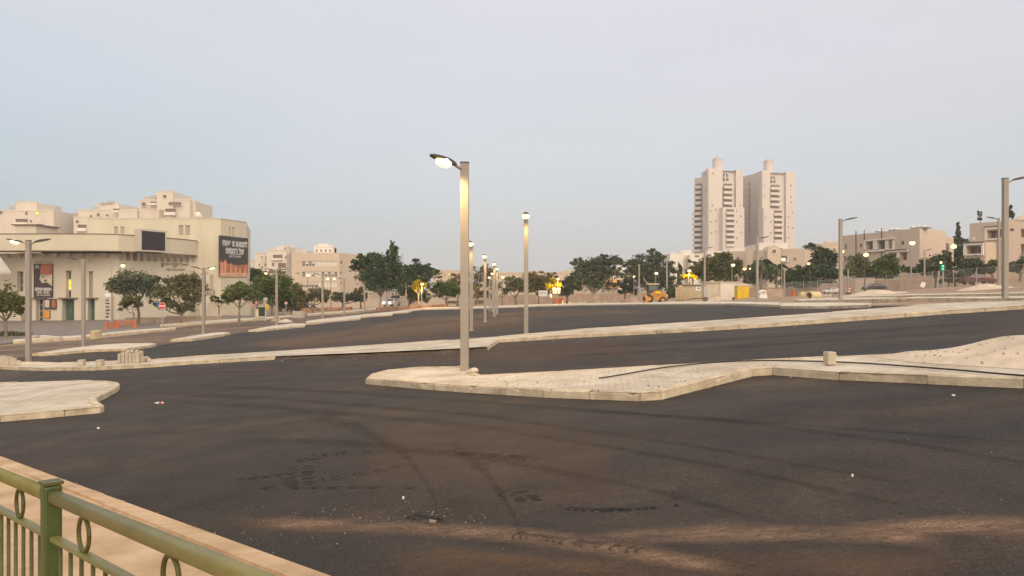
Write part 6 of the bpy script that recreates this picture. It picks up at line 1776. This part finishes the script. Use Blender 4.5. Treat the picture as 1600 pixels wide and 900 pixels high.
def dust_mat(name, rgb, seed, cov=0.5):
    """thin blown dust: fades out towards its ragged edge"""
    m = bpy.data.materials.new(name); m.use_nodes = True
    nt = m.node_tree; N = nt.nodes; L = nt.links
    b = N["Principled BSDF"]; b.inputs["Base Color"].default_value = (*rgb, 1); b.inputs["Roughness"].default_value = .95; b.inputs["Specular IOR Level"].default_value = .1
    uv = N.new("ShaderNodeUVMap"); sp_ = N.new("ShaderNodeSeparateXYZ"); L.new(uv.outputs[0], sp_.inputs[0])
    def mth(op, x, y=None):
        q = N.new("ShaderNodeMath"); q.operation = op
        for i, w in enumerate((x, y)):
            if w is None: continue
            if isinstance(w, (int, float)): q.inputs[i].default_value = w
            else: L.new(w, q.inputs[i])
        return q.outputs[0]
    v = sp_.outputs[1]; u = sp_.outputs[0]
    edge = mth('MULTIPLY', mth('MULTIPLY', v, mth('SUBTRACT', 1.0, v)), 4.0)
    ends = mth('MINIMUM', mth('MULTIPLY', mth('MULTIPLY', u, mth('SUBTRACT', 1.0, u)), 9.0), 1.0)
    t = N.new("ShaderNodeTexCoord"); n1 = N.new("ShaderNodeTexNoise"); n1.inputs["Scale"].default_value = 2.2; n1.inputs["Detail"].default_value = 8; n1.inputs["Roughness"].default_value = .7
    mp = N.new("ShaderNodeMapping"); mp.inputs["Location"].default_value = (seed*3.7, seed, 0); mp.inputs["Scale"].default_value = (.6, 1.6, 1); L.new(t.outputs["Object"], mp.inputs[0]); L.new(mp.outputs[0], n1.inputs["Vector"])
    n2 = N.new("ShaderNodeTexNoise"); n2.inputs["Scale"].default_value = 40; n2.inputs["Detail"].default_value = 3; L.new(t.outputs["Object"], n2.inputs["Vector"])
    rg = N.new("ShaderNodeMapRange"); L.new(n1.outputs[0], rg.inputs["Value"]); rg.inputs["From Min"].default_value = .22; rg.inputs["From Max"].default_value = .62
    r2 = N.new("ShaderNodeMapRange"); L.new(n2.outputs[0], r2.inputs["Value"]); r2.inputs["From Min"].default_value = .35; r2.inputs["From Max"].default_value = .65; r2.inputs["To Min"].default_value = .45; r2.inputs["To Max"].default_value = 1.0
    n3 = N.new("ShaderNodeTexNoise"); n3.inputs["Scale"].default_value = 7.0; n3.inputs["Detail"].default_value = 6; n3.inputs["Roughness"].default_value = .75; L.new(mp.outputs[0], n3.inputs["Vector"])
    body = mth('ADD', mth('MULTIPLY', edge, ends), mth('MULTIPLY', mth('SUBTRACT', n3.outputs[0], 0.55), 1.6))
    body = mth('MULTIPLY', body, mth('MULTIPLY', edge, ends))
    cl_ = N.new("ShaderNodeClamp"); L.new(body, cl_.inputs[0])
    a = mth('MULTIPLY', cl_.outputs[0], mth('MULTIPLY', rg.outputs[0], r2.outputs[0])); a = mth('MULTIPLY', a, cov)
    tr = N.new("ShaderNodeBsdfTransparent"); mx = N.new("ShaderNodeMixShader"); L.new(a, mx.inputs[0]); L.new(tr.outputs[0], mx.inputs[1]); L.new(b.outputs[0], mx.inputs[2]); L.new(mx.outputs[0], N["Material Output"].inputs[0])
    return m
def ribbon(name, up, lo, m, off=.006, off0=0.0):
    """strip between two photographed edges, laid on the ground"""
    n = 40
    def lerp_path(P_, u):
        x = u*(len(P_)-1); i = min(int(x), len(P_)-2); f_ = x-i
        if hasattr(P_[0], 'lerp'): return P_[i].lerp(P_[i+1], f_)
        return (P_[i][0]+(P_[i+1][0]-P_[i][0])*f_, P_[i][1]+(P_[i+1][1]-P_[i][1])*f_)
    vs, fs, uvs = [], [], []
    for i in range(n+1):
        a, b_ = lerp_path(up, i/n), lerp_path(lo, i/n); A, B_ = (G(*a, off0), G(*b_, off0)) if not hasattr(up[0], 'lerp') else (a, b_)
        for j in range(5):
            q = A.lerp(B_, j/4); vs.append((q.x, q.y, gz(q.x,q.y)+off0+off)); uvs.append((i/n, j/4))
    for i in range(n):
        for j in range(4): fs.append((i*5+j+1, (i+1)*5+j+1, (i+1)*5+j, i*5+j))
    mb = MB(); mb.add(vs, fs); o = mb.build(name, m)
    ul = o.data.uv_layers.new(name="UVMap")
    for lp in o.data.loops: ul.data[lp.index].uv = uvs[lp.vertex_index]
    return tag(o, kind="stuff")
d1 = dust_mat("reddish dust", (.30,.19,.125), 1, 1.0); d3 = dust_mat('tyre polish', (.012,.010,.0085), 4, .30); d2 = dust_mat("brown dust and lamp tint", (.19,.115,.07), 2, .50)
ribbon("dust_streak", [(330,800),(480,806),(640,809),(800,817),(940,836),(1060,858),(1180,880)], [(340,834),(480,838),(640,842),(800,856),(940,876),(1060,896),(1180,910)], d1)
ribbon("dust_streak", [(900,834),(1000,822),(1120,814),(1250,816),(1380,822),(1500,836)], [(900,852),(1000,856),(1120,856),(1250,852),(1380,856),(1500,868)], d1)
ribbon("dust_streak", [(1280,818),(1400,808),(1500,800),(1600,802),(1740,806)], [(1280,840),(1400,846),(1500,846),(1600,852),(1740,860)], d1)
ribbon("dust_streak", [(640,850),(760,858),(900,872),(1050,890),(1150,905)], [(640,874),(760,884),(900,900),(1050,915),(1150,930)], d2)
ribbon("dust_streak", [e0 + dr*(q*.5-4) + nrm_s*.02 for q in range(26)], [e0 + dr*(q*.5-4) - nrm_s*(.10+.06*math.sin(q*1.9)) for q in range(26)], dust_mat("edge sand", (.42,.28,.16), 6, 1.4), .0065)
# long faint tyre sweeps over the new surface
for i_, (pth, hw) in enumerate((([(150,612),(420,622),(760,650),(1100,700),(1600,790)],5),([(150,622),(420,636),(760,668),(1100,724),(1600,830)],6),([(240,600),(520,612),(900,640),(1300,668),(1700,700)],4),
        ([(300,690),(520,690),(760,716),(1000,762),(1300,840)],8),([(420,640),(560,668),(640,716),(680,780),(690,850)],12),([(880,640),(1150,660),(1400,690),(1700,740)],5),
        ([(860,545),(1100,533),(1350,518),(1600,500)],3),([(820,560),(1100,545),(1350,530),(1600,514)],3),([(200,585),(400,578),(600,566),(720,560)],3),
        ([(700,690),(760,740),(800,800),(820,850)],14),([(480,560),(700,520),(900,500),(1100,488)],2.5),([(420,545),(640,508),(850,490),(1000,482)],2.5))):
    ribbon("tyre_sweep", [(x, y-hw) for x, y in pth], [(x, y+hw) for x, y in pth], (d3 if i_ < 7 or i_ % 2 else d2), .0045+.0004*i_)
ribbon("dust_lamp_patch", [(560,838),(720,842),(900,858),(1050,850),(1300,850),(1620,848)], [(520,930),(720,930),(900,930),(1050,930),(1300,930),(1650,930)], d2, .005)
ribbon("dust_lamp_patch", [(560,640),(700,640),(840,640),(960,660)], [(500,820),(680,825),(860,830),(1020,820)], d2, .005)  # brown dust that also holds the nearest lamp's warm pool in its colour
ribbon("dust_lamp_patch", [(620,535),(760,530),(900,528),(1040,520)], [(620,575),(760,580),(900,576),(1040,566)], d2, .005)  # warm lamp pool put into the colour of this dust
ribbon("dust_lamp_patch", [(320,540),(500,515),(680,497),(800,487)], [(420,555),(620,540),(800,522),(900,505)], dust_mat("tan dust", (.25,.165,.105), 3, .9), .005)
ribbon("dust_lamp_patch", [(520,512),(660,492),(800,484),(1000,480)], [(560,525),(700,512),(900,500),(1100,490)], dust_mat("tan dust", (.25,.165,.105), 5, .8), .0055)
# second set of tread marks across the dust streak
q = prints([(800,836),(850,843),(905,850),(960,858),(1000,862)], .14, .05, lug=.42, lift=.0125); tag(q.build("tyre_prints", M['treaddust']), kind="stuff")

# grit and stone chips scattered over the asphalt, island and kerbs: uncountable
mb = MB()
def chip(c, r_):
    a = rnd.random()*6; vs = []
    for k in range(5):
        b_ = a + k*2*math.pi/5; rr = r_*rnd.uniform(.6,1.1); vs.append((c.x+rr*math.cos(b_), c.y+rr*math.sin(b_), c.z-.002))
    vs.append((c.x+rnd.uniform(-.3,.3)*r_, c.y+rnd.uniform(-.3,.3)*r_, c.z+r_*rnd.uniform(.4,.9)))
    mb.add(vs, [(k, (k+1)%5, 5) for k in range(5)])
for i in range(420):
    px, py = rnd.uniform(60, 1600), rnd.uniform(600, 905)
    if py > 700 and px < (py-712)/.36+30: continue
    chip(G(px, py), rnd.choice((.004,.005,.006,.008)))
for i in range(160):
    px = rnd.uniform(380, 760); chip(G(px, 810+rnd.gauss(0,14)), rnd.choice((.004,.006,.010)))
for i in range(420):
    px = rnd.uniform(640, 1300); lo = 600+(px-640)*.022 if px < 1030 else 610-(px-1030)*.2
    py = rnd.uniform(min(575,lo-8), lo); c = G(px, py, .12)
    if inside((c.x, c.y), p1): chip(c, rnd.choice((.006,.008,.012,.018)))
for a, b_, n in (((572,600),(1035,623),90),((1035,623),(1185,585),40),((1210,585),(1600,603),60),((0,582),(700,553),120),((780,537),(1500,491),90),((0,657),(150,640),40)):
    for i in range(n):
        u = rnd.random(); chip(G(a[0]+(b_[0]-a[0])*u, a[1]+(b_[1]-a[1])*u + abs(rnd.gauss(0,1.5))), rnd.choice((.01,.014,.02,.03)))
for i in range(260):
    px = rnd.uniform(1340, 1640); py = rnd.uniform(545, 585); c = G(px, py, .13); c.z = gz(c.x,c.y)+.122+sandz(c.x,c.y)
    if inside((c.x, c.y), sp): chip(c, rnd.choice((.008,.012,.02,.03)))
for i in range(300):
    s = rnd.random()*8; c = e0 + dr*(s-1) + nrm_s*rnd.uniform(-.05,1.6)**1; c = Vector((c.x, c.y, gz(c.x,c.y)+.14)); chip(c, rnd.choice((.004,.006,.010)))
tag(mb.build("grit", M['rubble']), kind="stuff")
mb = MB()
for i in range(80):
    px = rnd.uniform(680, 1240); py = rnd.uniform(576, 611); c = G(px, py, .125)
    if inside((c.x, c.y), p1): chip(c, rnd.choice((.008,.012,.018)))
tag(mb.build("asphalt_crumbs", M['tread']), kind="stuff")

# ------------------------------------------------------------------ the dusty dusk air
hz_ = MB(); hz_.box(-1250, 1250, -1250, 1250, -22, 84)
air = bpy.data.materials.new("dusk haze"); air.use_nodes = True
an = air.node_tree; an.nodes.clear()
ao = an.nodes.new("ShaderNodeOutputMaterial"); av = an.nodes.new("ShaderNodeVolumePrincipled")
av.inputs["Color"].default_value = (0.96, 0.94, 0.93, 1); av.inputs["Density"].default_value = 0.00048; av.inputs["Anisotropy"].default_value = 0.2
an.links.new(av.outputs[0], ao.inputs["Volume"])
tag(hz_.build("haze", air), kind="stuff")
